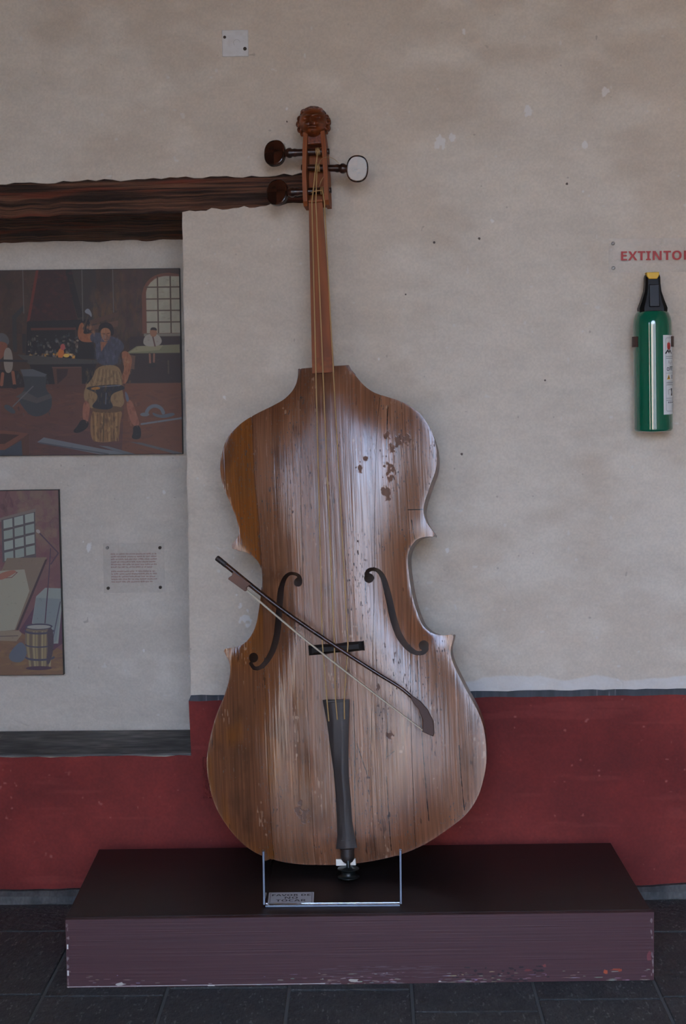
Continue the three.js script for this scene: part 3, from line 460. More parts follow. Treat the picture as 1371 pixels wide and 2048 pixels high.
{ // strings, bridge, tailpiece, end button
  const str = (pts) => { const path = new THREE.CurvePath(); for (let i = 1; i < pts.length; i++) path.add(new THREE.LineCurve3(V3(...pts[i - 1]), V3(...pts[i]))); const gs = []; for (let i = 1; i < pts.length; i++) { const a = V3(...pts[i - 1]), b = V3(...pts[i]), L = a.distanceTo(b); gs.push(new THREE.CylinderGeometry(0.00155, 0.00155, L, 8).applyQuaternion(new THREE.Quaternion().setFromUnitVectors(V3(0, 1, 0), b.clone().sub(a).normalize())).translate(...a.add(b).multiplyScalar(0.5).toArray()), new THREE.SphereGeometry(0.00155, 8, 6).translate(...pts[i])); } return merge(gs); };
  const S = [[[0.0033, 1.7242, -0.005], [-0.013, 1.5955, 0.0175], [-0.0234, 0.5288, 0.0765], [-0.0197, 0.3942, 0.0625], [-0.0181, 0.3466, 0.0565]], [[0.0007, 1.6889, -0.005], [-0.0033, 1.5955, 0.0175], [0.0051, 0.5265, 0.0775], [0.0008, 0.397, 0.0635], [0.0025, 0.3495, 0.0575]], [[0.0106, 1.633, -0.005], [0.0173, 1.5955, 0.0175], [0.0373, 0.5265, 0.0765], [0.0211, 0.3928, 0.0625], [0.0193, 0.3501, 0.0565]]];
  for (const s of S) mesh('string', str(s), M.gut, bass);
  mesh('string_tie', tube([[-0.015, 1.6215, 0.008], [-0.004, 1.6235, 0.011], [0.012, 1.625, 0.009]], 0.0013, 12, 6), M.gut, bass);
  for (const [x, y] of [[0.003, 1.7262], [0.0008, 1.6865], [0.0105, 1.6295]]) mesh('string_winding', merge([-0.004, -0.001, 0.002, 0.005].map((o) => new THREE.TorusGeometry(0.0088, 0.0012, 6, 20).rotateY(Math.PI / 2).translate(x + o, y, -0.014))), M.gut, bass);
  mesh('loose_wire', tube([[0.055, 1.690, 0.0], [0.043, 1.700, 0.012], [0.03, 1.703, 0.018], [0.014, 1.700, 0.014], [0.006, 1.69, 0.002]], 0.0006, 30, 5), M.gut, bass);
  mesh('loose_wire', tube([[0.019, 1.664, 0.003], [0.01, 1.645, 0.012], [0.006, 1.636, 0.008]], 0.0009, 12, 5), M.gut, bass);
  // bridge: thick feet, waisted, thin curved crown
  const bs = new THREE.Shape(); bs.moveTo(-0.067, 0.027); bs.lineTo(-0.028, 0.028); bs.quadraticCurveTo(-0.02, 0.042, 0, 0.043); bs.quadraticCurveTo(0.02, 0.042, 0.028, 0.028); bs.lineTo(0.067, 0.026); bs.quadraticCurveTo(0.07, 0.04, 0.055, 0.05); bs.quadraticCurveTo(0.052, 0.066, 0.058, 0.071); bs.quadraticCurveTo(0.0, 0.082, -0.054, 0.071); bs.quadraticCurveTo(-0.05, 0.066, -0.053, 0.05); bs.quadraticCurveTo(-0.069, 0.04, -0.067, 0.027);
  let bg = new THREE.ExtrudeGeometry(bs, { depth: 1, steps: 1, bevelEnabled: false, curveSegments: 10 }); const bp = bg.attributes.position;
  for (let i = 0; i < bp.count; i++) { const x = bp.getX(i), y = bp.getY(i), z = bp.getZ(i), th = 0.024 - 0.013 * sm(0.03, 0.07, y); bp.setXYZ(i, x, (z - 0.5) * th, y); }
  bg.setIndex(null); bg.computeVertexNormals();
  const flip = bg.attributes.position.array; for (let i = 0; i < flip.length; i += 9) for (let q = 0; q < 3; q++) { const t = flip[i + 3 + q]; flip[i + 3 + q] = flip[i + 6 + q]; flip[i + 6 + q] = t; } bg.computeVertexNormals();
  const br = mesh('bridge', bg.rotateZ(0.05).translate(0.004, 0.517, 0), std({ color: 0x17120f, roughness: 0.75 }), bass);
  // tailpiece
  const TL = [[-0.0317, 0.3958], [-0.0241, 0.3468], [-0.0184, 0.2814], [-0.0134, 0.2279], [-0.011, 0.1687], [-0.0111, 0.1097], [-0.0113, 0.0743], [-0.0162, 0.0426]], TR = [[0.0319, 0.3948], [0.0287, 0.3451], [0.0239, 0.2741], [0.0221, 0.2151], [0.0244, 0.1559], [0.0248, 0.1087], [0.0293, 0.0732], [0.034, 0.0437]];
  const secs = TL.map((a, k) => { const b = TR[k], y = (a[1] + b[1]) / 2, f = 0.030 + (y - 0.04) * 0.052, o = []; for (let q = 0; q <= 8; q++) { const t = q / 8; o.push([a[0] + (b[0] - a[0]) * t, a[1] + (b[1] - a[1]) * t, f + 0.004 + 0.006 * Math.sin(t * Math.PI)]); } o.push([b[0] - 0.001, b[1], f - 0.006], [a[0] + 0.001, a[1], f - 0.006]); return o; });
  const tp = mesh('tailpiece', toCreasedNormals(loft(secs), 0.7), M.ebony, bass);
  mesh('slot', box(0.006, 0.0016, 0.004, 0.001, 0.062, 0.0405), M.ebony, tp); mesh('slot', box(0.006, 0.0016, 0.004, 0.0175, 0.062, 0.0405), M.ebony, tp);
  mesh('string_bar', rbox(0.05, 0.004, 0.004, 0.001, 0.0, 0.392, 0.0585), M.ebony, tp);
  mesh('end_button', new THREE.LatheGeometry([[0, 0.006], [0.006, 0.0066], [0.0115, 0.010], [0.0152, 0.016], [0.0162, 0.024], [0.0158, 0.036], [0.0168, 0.038], [0.0168, 0.043], [0, 0.043]].map((p) => V2(...p)), 32).translate(0.0095, 0, 0.025), M.ebony, bass);
  mesh('saddle', rbox(0.047, 0.0155, 0.014, 0.001, 0.0035, 0.0075, 0.010), M.bone, bass);
  mesh('endpin', new THREE.LatheGeometry([[0, -0.0335], [0.024, -0.0335], [0.026, -0.031], [0.022, -0.0285], [0.017, -0.027], [0.016, -0.018], [0.0185, -0.0145], [0.0255, -0.013], [0.0255, -0.0105], [0.012, -0.009], [0.005, -0.0075], [0.0045, 0.008], [0, 0.008]].map((p) => V2(...p)), 36).rotateX(0.122).rotateZ(-0.044).translate(0.0115, 0.0065, 0.0345), M.iron, bass);
}

// ---------------------------------------------------------------- bow
{
  const B = tag(group('bow'), 'dark wooden bass bow with pale horsehair lying across the strings', 'bow'), o = [-0.2671, 0.7439, 0.088];
  B.quaternion.copy(bassQ); B.position.copy(bassO).addScaledVector(bu, o[0]).addScaledVector(bv, o[1]).addScaledVector(bn, o[2]);
  const L = (p, z = 0) => [p[0] - o[0], p[1] - o[1], z];
  const wood = std({ map: woodMap([48, 29, 22], [74, 46, 34], [38, 24, 18], 30, 3, 512, 64), roughness: 0.24 });
  const frogM = std({ map: woodMap([92, 56, 36], [122, 78, 50], [70, 40, 26], 8, 6, 128, 128), roughness: 0.55 });
  const path = [[-0.2500, 0.7294], [-0.1193, 0.6179], [0.0311, 0.5072], [0.1115, 0.4514], [0.1573, 0.4206], [0.1855, 0.3952], [0.2035, 0.3720]].map((p) => V3(...L(p)));
  const cv = new THREE.CatmullRomCurve3(path, false, 'centripetal'), tg = new THREE.TubeGeometry(cv, 80, 1, 10), tpz = tg.attributes.position;
  for (let i = 0; i <= 80; i++) { const c = cv.getPointAt(i / 80), r = 0.0062 - 0.0022 * i / 80; for (let k = 0; k <= 10; k++) { const q = i * 11 + k; tpz.setXYZ(q, c.x + (tpz.getX(q) - c.x) * r, c.y + (tpz.getY(q) - c.y) * r, c.z + (tpz.getZ(q) - c.z) * r); } }
  mesh('stick', tg, wood, B);
  const dir = path[1].clone().sub(path[0]).normalize(), q = new THREE.Quaternion().setFromUnitVectors(V3(0, 1, 0), dir);
  mesh('button', new THREE.LatheGeometry([[0, 0], [0.005, 0], [0.0068, 0.002], [0.0068, 0.016], [0.0058, 0.0175], [0.0066, 0.019], [0.0066, 0.03], [0, 0.03]].map((p) => V2(...p)), 20).applyQuaternion(q).translate(...L([-0.2671, 0.7439])), M.ebony, B);
  const ex = (pts, d, bev) => { const s = new THREE.Shape(); const c = pts.map((p) => V2(L(p)[0], L(p)[1])); s.setFromPoints(c); return new THREE.ExtrudeGeometry(s, { depth: d - 2 * bev, bevelEnabled: true, bevelSize: bev, bevelThickness: bev, bevelSegments: 3 }).translate(0, 0, -(d - 2 * bev) / 2); };
  const hp = [[0.1800, 0.4035], [0.2020, 0.3865], [0.2187, 0.3659], [0.2300, 0.3399], [0.2312, 0.3131], [0.2288, 0.3065], [0.2070, 0.3170], [0.2090, 0.343], [0.2007, 0.3680], [0.1855, 0.3895]];
  mesh('bow_tip', ex(hp, 0.011, 0.0015), std({ color: 0x46291d, roughness: 0.6 }), B);
  mesh('frog', ex([[-0.2270, 0.7075], [-0.2192, 0.7015], [-0.1855, 0.6765], [-0.1905, 0.6750], [-0.1985, 0.6700], [-0.1975, 0.6628], [-0.2010, 0.6620], [-0.2385, 0.6915], [-0.2372, 0.6945], [-0.2300, 0.6985]], 0.014, 0.001), frogM, B);
  const hairCurve = new THREE.CatmullRomCurve3([L([-0.1985, 0.6640]), L([-0.06, 0.5392]), L([0.08, 0.4222]), L([0.2078, 0.3185])].map((p) => V3(...p)));
  const hs = []; for (let i = 0; i <= 30; i++) { const c = hairCurve.getPointAt(i / 30), t = hairCurve.getTangentAt(i / 30), nx = -t.y, ny = t.x, h = 0.0021 - 0.0009 * i / 30, w = 0.0045; hs.push([[c.x - nx * h, c.y - ny * h, -w], [c.x + nx * h, c.y + ny * h, -w], [c.x + nx * h, c.y + ny * h, w], [c.x - nx * h, c.y - ny * h, w]]); }
  mesh('horsehair', toCreasedNormals(loft(hs), 0.6), std({ color: 0xb3a48c, roughness: 0.6 }), B);
}

// ---------------------------------------------------------------- acrylic cradle and notice
M.acrylic = phys({ color: 0xf4f8fa, transmission: 1, thickness: 0, roughness: 0.04, ior: 1.49 });
M.frosted = phys({ color: 0x97a5b8, transmission: 0.35, thickness: 0, roughness: 0.35 });
M.acrylicSolid = phys({ color: 0xf4f8fa, transmission: 1, thickness: 0.005, roughness: 0.03, ior: 1.49 });
{
  const g = tag(group('acrylic_cradle'), 'clear acrylic cradle holding the foot of the bass', 'stand'); g.position.set(-0.088, 0.155, 0.36);
  for (const z of [0.2215, -0.20]) mesh('cross_bar', rbox(0.303, 0.005, 0.016, 0.001, -0.001, 0.0027, z), M.acrylicSolid, g);
  for (const [x, h] of [[-0.155, 0.128], [0.153, 0.128]]) mesh('sawn_edge', rbox(0.0042, h - 0.006, 0.0016, 0.0006, x - 0.0002, h / 2 + 0.003, 0.2292), M.frosted, g);
  mesh('sawn_edge', rbox(0.303, 0.0034, 0.0014, 0.0005, -0.001, 0.0027, 0.2303), M.frosted, g);
  const wall = (x, hf, hb) => { // profile in depth (z) and height
    const s = polyShape([[-0.23, 0.0055], [0.228, 0.0055], [0.228, 0.128], [0.222, 0.130], [0.02, hf + 0.02], [0.008, hf], [-0.185, hb], [-0.19, 0.09], [-0.23, 0.09]]);
    const e = new THREE.ExtrudeGeometry(s, { depth: 0.004, bevelEnabled: true, bevelSize: 0.0006, bevelThickness: 0.0006, bevelSegments: 1 });
    return e.applyMatrix4(new THREE.Matrix4().makeBasis(V3(0, 0, 1), V3(0, 1, 0), V3(-1, 0, 0))).translate(x + 0.002, 0, 0);
  };
  mesh('side_wall', wall(-0.155, 0.033, 0.012), M.acrylicSolid, g); mesh('side_wall', wall(0.153, 0.042, 0.022), M.acrylicSolid, g);
  const n = tag(group('notice_plate'), 'small grey notice plate lying on the acrylic base, asking not to touch', 'sign');
  n.position.set(-0.185, 0.1553, 0.531); n.rotation.y = 0.02;
  mesh('plate', rbox(0.104, 0.004, 0.086, 0.0008, 0, 0.0022, 0), std({ color: 0xd9dad8, roughness: 0.4 }), n);
  const face = canvasTex(512, 424, (c, w, h) => { c.fillStyle = '#c9ccce'; c.fillRect(0, 0, w, h); c.strokeStyle = '#23282c'; c.lineWidth = 5; c.strokeRect(20, 20, w - 40, h - 40); c.fillStyle = '#1d2226'; c.textAlign = 'center'; c.textBaseline = 'middle'; c.font = 'bold 106px sans-serif'; for (const [t, y] of [['FAVOR DE', 110], ['NO', 215], ['TOCAR', 320]]) c.fillText(t, w / 2, y, w - 60); });
  mesh('printed_face', new THREE.PlaneGeometry(0.1035, 0.0855).rotateX(-Math.PI / 2).translate(0, 0.00435, 0), std({ map: face, roughness: 0.4 }), n);
}

// ---------------------------------------------------------------- fire extinguisher, bracket, sign
const screwG = merge([new THREE.SphereGeometry(0.0042, 16, 8, 0, 6.2832, 0, 1.57).rotateX(Math.PI / 2).scale(1, 1, 0.55), new THREE.TorusGeometry(0.0042, 0.0007, 6, 20)]);
M.screw = std({ color: 0x8c8880, roughness: 0.3, metalness: 0.9 }); M.rust = std({ color: 0x4a3f36, roughness: 0.7, metalness: 0.4 });
function screw(x, y, z, parent, mat = M.screw, s = 1) { const m = mesh('screw', screwG, mat, parent); m.position.set(x, y, z); m.scale.setScalar(s); mesh('screw_slot', box(0.006, 0.0012, 0.0012, 0, 0, 0.0022).rotateZ(0.6), mat, m); return m; }
{
  const E = tag(group('fire_extinguisher'), 'green fire extinguisher with black nozzle hanging under the red-lettered sign', 'fire extinguisher');
  E.position.set(0.7145, 1.2, 0.056); E.rotation.z = 0.012;
  const R = 0.0478;
  const prof = [[0, 0.004], [0.03, 0.002], [0.041, 0], [0.0455, 0.002], [R, 0.007], [R, 0.262]]; for (let k = 1; k <= 10; k++) { const a = k / 10 * 1.25; prof.push([0.031 + (R - 0.031) * Math.cos(a) * 1.0, 0.262 + 0.037 * Math.sin(a) / Math.sin(1.25)]); } prof.push([0.0, 0.3]);
  mesh('cylinder', new THREE.LatheGeometry(prof.map((p) => V2(...p)), 72), phys({ color: new THREE.Color().setRGB(0.002, 0.115, 0.06), roughness: 0.1, clearcoat: 1, clearcoatRoughness: 0.03 }), E);
  const black = phys({ color: 0x0c0c0d, roughness: 0.45, specularIntensity: 0.5 });
  const rg = (hw, hd, y, z = 0) => [[-hw, y, hd * 0.7 + z], [-hw * 0.7, y, hd + z], [hw * 0.7, y, hd + z], [hw, y, hd * 0.7 + z], [hw, y, -hd * 0.7 + z], [hw * 0.7, y, -hd + z], [-hw * 0.7, y, -hd + z], [-hw, y, -hd * 0.7 + z]];
  mesh('valve_head', toCreasedNormals(loft([rg(0.034, 0.03, 0.297), rg(0.0345, 0.03, 0.306), rg(0.0275, 0.026, 0.325), rg(0.0205, 0.024, 0.347), rg(0.0185, 0.022, 0.366), rg(0.0182, 0.021, 0.382), rg(0.0165, 0.019, 0.388)]), 0.5), black, E);
  const lever = mesh('lever', rbox(0.026, 0.056, 0.008, 0.0025, 0, 0, 0), phys({ color: 0x151518, roughness: 0.35, specularIntensity: 0.6 }), E); lever.position.set(0.001, 0.336, 0.0285); lever.rotation.x = -0.11;
  const cap = new THREE.Shape([V2(-0.014, 0.008), V2(0.014, 0.008), V2(0.014, 0.001), V2(0.0095, -0.006), V2(-0.0095, -0.006), V2(-0.014, 0.001)]);
  mesh('safety_cap', new THREE.ExtrudeGeometry(cap, { depth: 0.03, bevelEnabled: true, bevelSize: 0.0012, bevelThickness: 0.0012, bevelSegments: 2 }).translate(-0.001, 0.3845, -0.008), std({ color: 0xe0ae08, roughness: 0.45 }), E);
  const label = canvasTex(384, 1024, (c, w, h) => {
    c.fillStyle = '#dfe1df'; c.fillRect(0, 0, w, h); c.strokeStyle = '#8b8d8e'; c.lineWidth = 5; c.beginPath(); c.roundRect(42, 36, w - 70, h - 78, 30); c.stroke();
    const cx = 104; c.fillStyle = '#c03a34'; c.beginPath(); c.moveTo(cx - 34, 175); c.quadraticCurveTo(cx - 44, 110, cx - 22, 92); c.quadraticCurveTo(cx - 14, 120, cx, 78); c.quadraticCurveTo(cx + 12, 116, cx + 22, 96); c.quadraticCurveTo(cx + 46, 120, cx + 32, 175); c.quadraticCurveTo(cx, 205, cx - 34, 175); c.fill();
    c.fillStyle = '#a11c17'; c.beginPath(); c.ellipse(cx, 160, 24, 32, 0, 0, 7); c.fill();
    c.strokeStyle = '#17171a'; c.lineWidth = 20; c.beginPath(); c.moveTo(cx - 68, 240); c.lineTo(cx - 24, 196); c.lineTo(cx, 226); c.lineTo(cx + 22, 196); c.lineTo(cx + 64, 240); c.stroke();
    c.fillStyle = '#8d8f90'; for (const y of [272, 296, 612, 640, 812, 838]) c.fillRect(46, y, w - 80, 7);
    c.fillStyle = '#b9b5b6'; for (let i = 0; i < 9; i++) c.fillRect(90 + i * 24, 330 + (i % 3) * 10, 14, 34);
    c.fillStyle = '#4c4e50'; c.font = 'bold 70px sans-serif'; c.textBaseline = 'middle'; c.fillText('OPPC', 54, 440, 230); c.fillRect(120, 404, 200, 9); c.fillStyle = '#9a9c9c'; c.fillRect(46, 488, w - 80, 5);
    c.fillStyle = '#d8a21c'; c.beginPath(); c.moveTo(94, 508); c.lineTo(130, 572); c.lineTo(58, 572); c.fill(); c.fillStyle = '#3a2a08'; c.beginPath(); c.ellipse(94, 546, 9, 15, 0, 0, 7); c.fill();
    c.fillStyle = '#53565a'; c.fillRect(168, 512, 26, 56); c.fillStyle = '#9fa1a3'; for (let i = 0; i < 4; i++) c.fillRect(64, 590 + i * 14, 180 - i * 20, 6);
    c.fillStyle = '#101012'; c.beginPath(); c.moveTo(136, 690); c.lineTo(186, 686); c.lineTo(184, 730); c.lineTo(192, 782); c.lineTo(142, 782); c.lineTo(156, 738); c.fill(); c.fillStyle = '#8f9193'; c.fillRect(90, 700, 44, 8); c.fillRect(80, 706, 8, 60);
    c.fillStyle = '#6a6c6e'; for (let i = 0; i < 8; i++) c.fillRect(78 + i * 28, 858, 18, 22); c.fillStyle = '#9b9d9f'; for (let k = 0; k < 5; k++) for (let i = 0; i < 5; i++) c.fillRect(170 + i * 28, 892 + k * 16, 20, 7);
  });
  mesh('label', new THREE.CylinderGeometry(R + 0.0005, R + 0.0005, 0.196, 32, 1, true, 0.40, 1.5).translate(0, 0.1405, 0), std({ map: label, roughness: 0.4 }), E);
  const K = tag(group('wall_bracket'), 'brown metal bracket clasping the green extinguisher', 'bracket'); K.position.set(0.7125, 1.423, 0);
  const arc = (a0, a1) => { const o = []; for (let k = 0; k <= 16; k++) { const a = a0 + (a1 - a0) * k / 16; o.push([Math.sin(a) * 0.0515, Math.cos(a) * 0.0515]); } for (let k = 16; k >= 0; k--) { const a = a0 + (a1 - a0) * k / 16; o.push([Math.sin(a) * 0.0490, Math.cos(a) * 0.0490]); } return o; };
  const br = std({ color: 0x4a302b, roughness: 0.5, metalness: 0.3 });
  for (const s of [-1, 1]) mesh('clasp_arm', new THREE.ExtrudeGeometry(polyShape(arc(s * 0.98, s * 2.7)), { depth: 0.026, bevelEnabled: false }).rotateX(Math.PI / 2).scale(1, 1, -1).scale(1, 1, -1).translate(0, 0.013, 0.056).applyMatrix4(new THREE.Matrix4()), br, K);
  mesh('mounting_plate', rbox(0.05, 0.06, 0.004, 0.001, 0, 0, 0.0022), br, K);
}
const font = await new FontLoader().loadAsync('fonts/droid/droid_sans_bold.typeface.json');
{
  const S = tag(group('extinguisher_sign'), 'clear acrylic wall sign with red letters reading EXTINTOR', 'sign'); S.position.set(0.727, 1.640, 0.0075);
  mesh('plate', rbox(0.236, 0.0845, 0.003, 0.0008, 0, 0, 0), new THREE.MeshStandardMaterial({ color: 0xd8d2ca, transparent: true, opacity: 0.09, roughness: 0.25 }), S);
  const t = new TextGeometry('EXTINTOR', { font, size: 0.0232, depth: 0.0006, curveSegments: 6 }); t.computeBoundingBox(); const bb = t.boundingBox;
  t.scale(0.177 / (bb.max.x - bb.min.x), 0.0232 / (bb.max.y - bb.min.y), 1).translate(-0.0905, -0.0125, 0.0017);
  mesh('lettering', t, std({ color: 0xa51d18, roughness: 0.5 }), S);
  for (const [x, y] of [[-0.107, 0.030], [-0.106, -0.031], [0.107, 0.030], [0.106, -0.031]]) { screw(x, y, 0.0018, S); }
  for (const [x, y] of [[-0.107, 0.030], [-0.106, -0.031], [0.107, 0.030], [0.106, -0.031]]) mesh('spacer', new THREE.CylinderGeometry(0.004, 0.004, 0.0058, 12).rotateX(Math.PI / 2).translate(x, y, -0.0045), M.screw, S);
}
{ // blank electrical plate high on the wall
  const P = tag(group('blank_plate'), 'small square off-white blank plate high on the wall', 'wall plate'); P.position.set(-0.319, 2.177, 0.0);
  mesh('plate', rbox(0.0655, 0.0655, 0.004, 0.0018, 0, 0, 0.0025).applyMatrix4(new THREE.Matrix4()), std({ map: tex(128, 128, (u, v) => { const c = mix3([200, 196, 190], [212, 210, 206], fbm(u * 7, v * 7, 3)); return c; }), roughness: 0.5 }), P);
  mesh('raised_rim', new THREE.TorusGeometry(0.008, 0.0005, 6, 28, 4).translate(0.004, 0.001, 0.0045), std({ color: 0xc4bfb8, roughness: 0.6 }), P);
  screw(-0.026, 0.015, 0.0042, P, M.rust, 0.8); screw(0.024, -0.014, 0.0042, P, M.rust, 0.95);
}
{ // red cover on the dado beside the bass
  tag(mesh('cover_plate', rbox(0.06, 0.107, 0.006, 0.002, -0.402, 0.320, 0.006), M.dado), 'red painted cover plate on the dado beside the lower bout of the bass', 'wall plate');
}

// ---------------------------------------------------------------- pictures and caption in the niche
const NB = -0.332;
M.edge = std({ color: 0x15120f, roughness: 0.6 });
function brush(c, x0, y0, x1, y1, n, cols, lx, ly, al) { for (let i = 0; i < n; i++) { c.fillStyle = cols[Math.floor(rnd() * cols.length)]; c.globalAlpha = rr(al * 0.4, al); c.beginPath(); c.ellipse(rr(x0, x1), rr(y0, y1), rr(lx * 0.3, lx), rr(ly * 0.3, ly), rr(-0.3, 0.3), 0, 7); c.fill(); } c.globalAlpha = 1; }
const poly = (c, col, ...p) => { c.fillStyle = col; c.beginPath(); p.forEach((q, i) => (i ? c.lineTo(q[0], q[1]) : c.moveTo(q[0], q[1]))); c.closePath(); c.fill(); };
const line = (c, col, w, ...p) => { c.strokeStyle = col; c.lineWidth = w; c.lineCap = 'round'; c.lineJoin = 'round'; c.beginPath(); p.forEach((q, i) => (i ? c.lineTo(q[0], q[1]) : c.moveTo(q[0], q[1]))); c.stroke(); };
const blob = (c, col, x, y, rx, ry, a = 0) => { c.fillStyle = col; c.beginPath(); c.ellipse(x, y, rx, ry, a, 0, 7); c.fill(); };
const curveFill = (c, col, pts) => { c.fillStyle = col; c.beginPath(); const n = pts.length, m = (a, b) => [(a[0] + b[0]) / 2, (a[1] + b[1]) / 2]; const s = m(pts[n - 1], pts[0]); c.moveTo(...s); for (let i = 0; i < n; i++) { const e = m(pts[i], pts[(i + 1) % n]); c.quadraticCurveTo(...pts[i], ...e); } c.fill(); };

const smithy = canvasTex(1152, 768, (c, w, h) => {
  c.setTransform(0.5689, 0, 0, 0.5689, w - 1305 * 0.5689, -130 * 0.5689); // drawing units: right edge 1305, top 130, bottom 1480
  const L = -730;
  c.fillStyle = '#46301f'; c.fillRect(L, 120, 2100, 1400);
  brush(c, L, 130, 1305, 700, 500, ['#3a2a20', '#55392a', '#4d3a2e', '#33261e', '#5b3a2c'], 60, 90, 0.35);
  poly(c, '#3b3129', [470, 130], [700, 130], [700, 560], [560, 480]); poly(c, '#241b18', [470, 130], [520, 130], [600, 470], [560, 480]);
  brush(c, 660, 300, 1000, 620, 120, ['#6b4a24', '#5c4030', '#7a5a2c', '#4a3a30'], 22, 70, 0.35);
  brush(c, 880, 140, 1040, 600, 80, ['#5a3a32', '#6d4c30', '#4b2f2a'], 20, 60, 0.3);
  // hood of the forge
  poly(c, '#3a1a16', [270, 130], [475, 130], [560, 500], [185, 520]); brush(c, 230, 140, 520, 500, 160, ['#4a1f1a', '#2c1715', '#5a2420', '#331a18'], 24, 18, 0.5); poly(c, '#742c1d', [262, 130], [282, 130], [210, 490], [185, 510]);
  poly(c, '#1a1514', [190, 500], [640, 490], [690, 780], [170, 770]); poly(c, '#5e2f22', [215, 548], [545, 548], [545, 566], [215, 566]); poly(c, '#3a2a26', [536, 566], [560, 566], [560, 700], [536, 700]);
  poly(c, '#33302c', [80, 460], [165, 380], [165, 420], [110, 480], [110, 720], [80, 720]); poly(c, '#2a2624', [150, 590], [180, 590], [170, 730], [150, 730]);
  for (const x of [166, 597, 822]) line(c, '#6a655c', 6, [x, 130], [x, x === 597 ? 500 : 440]);
  brush(c, 190, 600, 560, 770, 130, ['#5e6468', '#8a8276', '#b6a48a', '#2a2826', '#3f4448'], 12, 16, 0.7); brush(c, 200, 730, 540, 775, 60, ['#e08a24', '#f0b040', '#b4501c', '#ffd080'], 12, 9, 0.8); blob(c, '#d8782c', 430, 735, 22, 40, 0.2); blob(c, '#c05a50', 445, 690, 18, 24); blob(c, '#f6c452', 470, 752, 22, 14);
  poly(c, '#4a453f', [110, 740], [700, 790], [700, 815], [200, 815]); poly(c, '#1f1a18', [200, 815], [690, 815], [640, 960], [240, 960]);
  // floor
  const f = c.createLinearGradient(0, 830, 0, 1480); f.addColorStop(0, '#4a2c22'); f.addColorStop(0.4, '#6e4230'); f.addColorStop(1, '#5c3d38'); c.fillStyle = f; c.fillRect(L, 960, 2100, 540); poly(c, '#7a4a30', [900, 900], [1305, 880], [1305, 1480], [860, 1480]);
  poly(c, '#2b211d', [L, 800], [110, 860], [200, 980], [L, 1010]);
  brush(c, L, 980, 1305, 1480, 420, ['#7c4a34', '#5c3628', '#8a5638', '#4e342c', '#6b4038'], 70, 14, 0.3);
  poly(c, '#5e3b2e', [365, 840], [580, 840], [580, 970], [380, 960]); poly(c, '#3c2621', [395, 850], [480, 850], [470, 900], [400, 960]); line(c, '#6d4c3c', 8, [365, 838], [575, 838]);
  // arched window
  c.fillStyle = '#7d4c35'; c.beginPath(); c.moveTo(1030, 600); c.lineTo(1030, 330); c.bezierCurveTo(1040, 220, 1110, 160, 1230, 158); c.lineTo(1305, 170); c.lineTo(1305, 600); c.fill();
  c.fillStyle = '#b9b094'; c.beginPath(); c.moveTo(1062, 596); c.lineTo(1062, 300); c.bezierCurveTo(1075, 230, 1130, 185, 1210, 182); c.lineTo(1305, 185); c.lineTo(1305, 596); c.fill(); brush(c, 1070, 200, 1300, 590, 60, ['#c8c0a4', '#a8a48c', '#d2c8a4'], 26, 30, 0.3);
  for (const x of [1147, 1240]) line(c, '#5c4a38', 10, [x, 186], [x, 596]); for (const y of [262, 348, 432, 516]) line(c, '#5c4a38', 9, [1062, y], [1305, y]); poly(c, '#8d8470', [1040, 598], [1305, 598], [1305, 622], [1040, 620]);
  // clerk at the table
  poly(c, '#3a2a22', [940, 620], [1305, 620], [1305, 960], [900, 960]); poly(c, '#8a8560', [985, 690], [1300, 680], [1300, 742], [905, 742]); poly(c, '#a29a72', [1000, 690], [1180, 684], [1150, 720], [930, 735]); line(c, '#5a4a38', 10, [1215, 800], [1215, 890]);
  curveFill(c, '#b4a894', [[1040, 620], [1085, 600], [1150, 605], [1178, 660], [1140, 695], [1030, 690]]); blob(c, '#a87452', 1110, 590, 26, 34); curveFill(c, '#2b2019', [[1085, 575], [1095, 553], [1130, 555], [1140, 580], [1112, 572]]); line(c, '#6b4a3c', 10, [1106, 625], [1120, 690]); line(c, '#9a6a50', 14, [1080, 750], [1082, 810]); line(c, '#9a6a50', 14, [1112, 750], [1110, 805]); blob(c, '#2c2620', 1098, 832, 30, 16); poly(c, '#70503c', [930, 750], [975, 760], [965, 860], [925, 850]);
  // boards behind the smith
  poly(c, '#5c4030', [640, 500], [850, 440], [850, 470], [660, 530]); poly(c, '#6e4c38', [620, 545], [855, 500], [850, 545], [640, 570]); poly(c, '#4b3428', [640, 580], [840, 560], [850, 600], [640, 600]);
  // smith
  curveFill(c, '#a8653c', [[570, 520], [600, 510], [605, 560], [595, 600], [660, 590], [690, 600], [690, 650], [640, 660], [570, 650], [553, 600]]); line(c, '#4d3a2c', 12, [600, 560], [640, 450]); curveFill(c, '#8f9295', [[610, 425], [640, 405], [665, 450], [660, 480], [645, 455], [615, 445]]);
  curveFill(c, '#4c4b55', [[650, 590], [720, 585], [790, 610], [870, 640], [905, 700], [850, 750], [850, 830], [700, 830], [680, 720], [690, 660], [645, 650]]); brush(c, 690, 640, 870, 800, 40, ['#5e6072', '#44424f', '#3e3d4a'], 20, 30, 0.4); poly(c, '#a2684a', [720, 655], [775, 655], [725, 730]);
  curveFill(c, '#a96a45', [[870, 730], [915, 720], [955, 780], [940, 850], [910, 960], [870, 965], [865, 930], [895, 850], [880, 790]]);
  curveFill(c, '#1f1713', [[705, 600], [715, 525], [765, 510], [815, 530], [825, 610], [790, 610], [770, 550], [730, 560]]); curveFill(c, '#b07650', [[720, 580], [745, 550], [795, 560], [800, 620], [765, 660], [735, 640]]); line(c, '#4c2f20', 5, [735, 595], [755, 598]); line(c, '#4c2f20', 5, [772, 596], [790, 592]); line(c, '#7a4a34', 4, [765, 600], [760, 622]); line(c, '#6a3a2c', 4, [752, 638], [780, 636]);
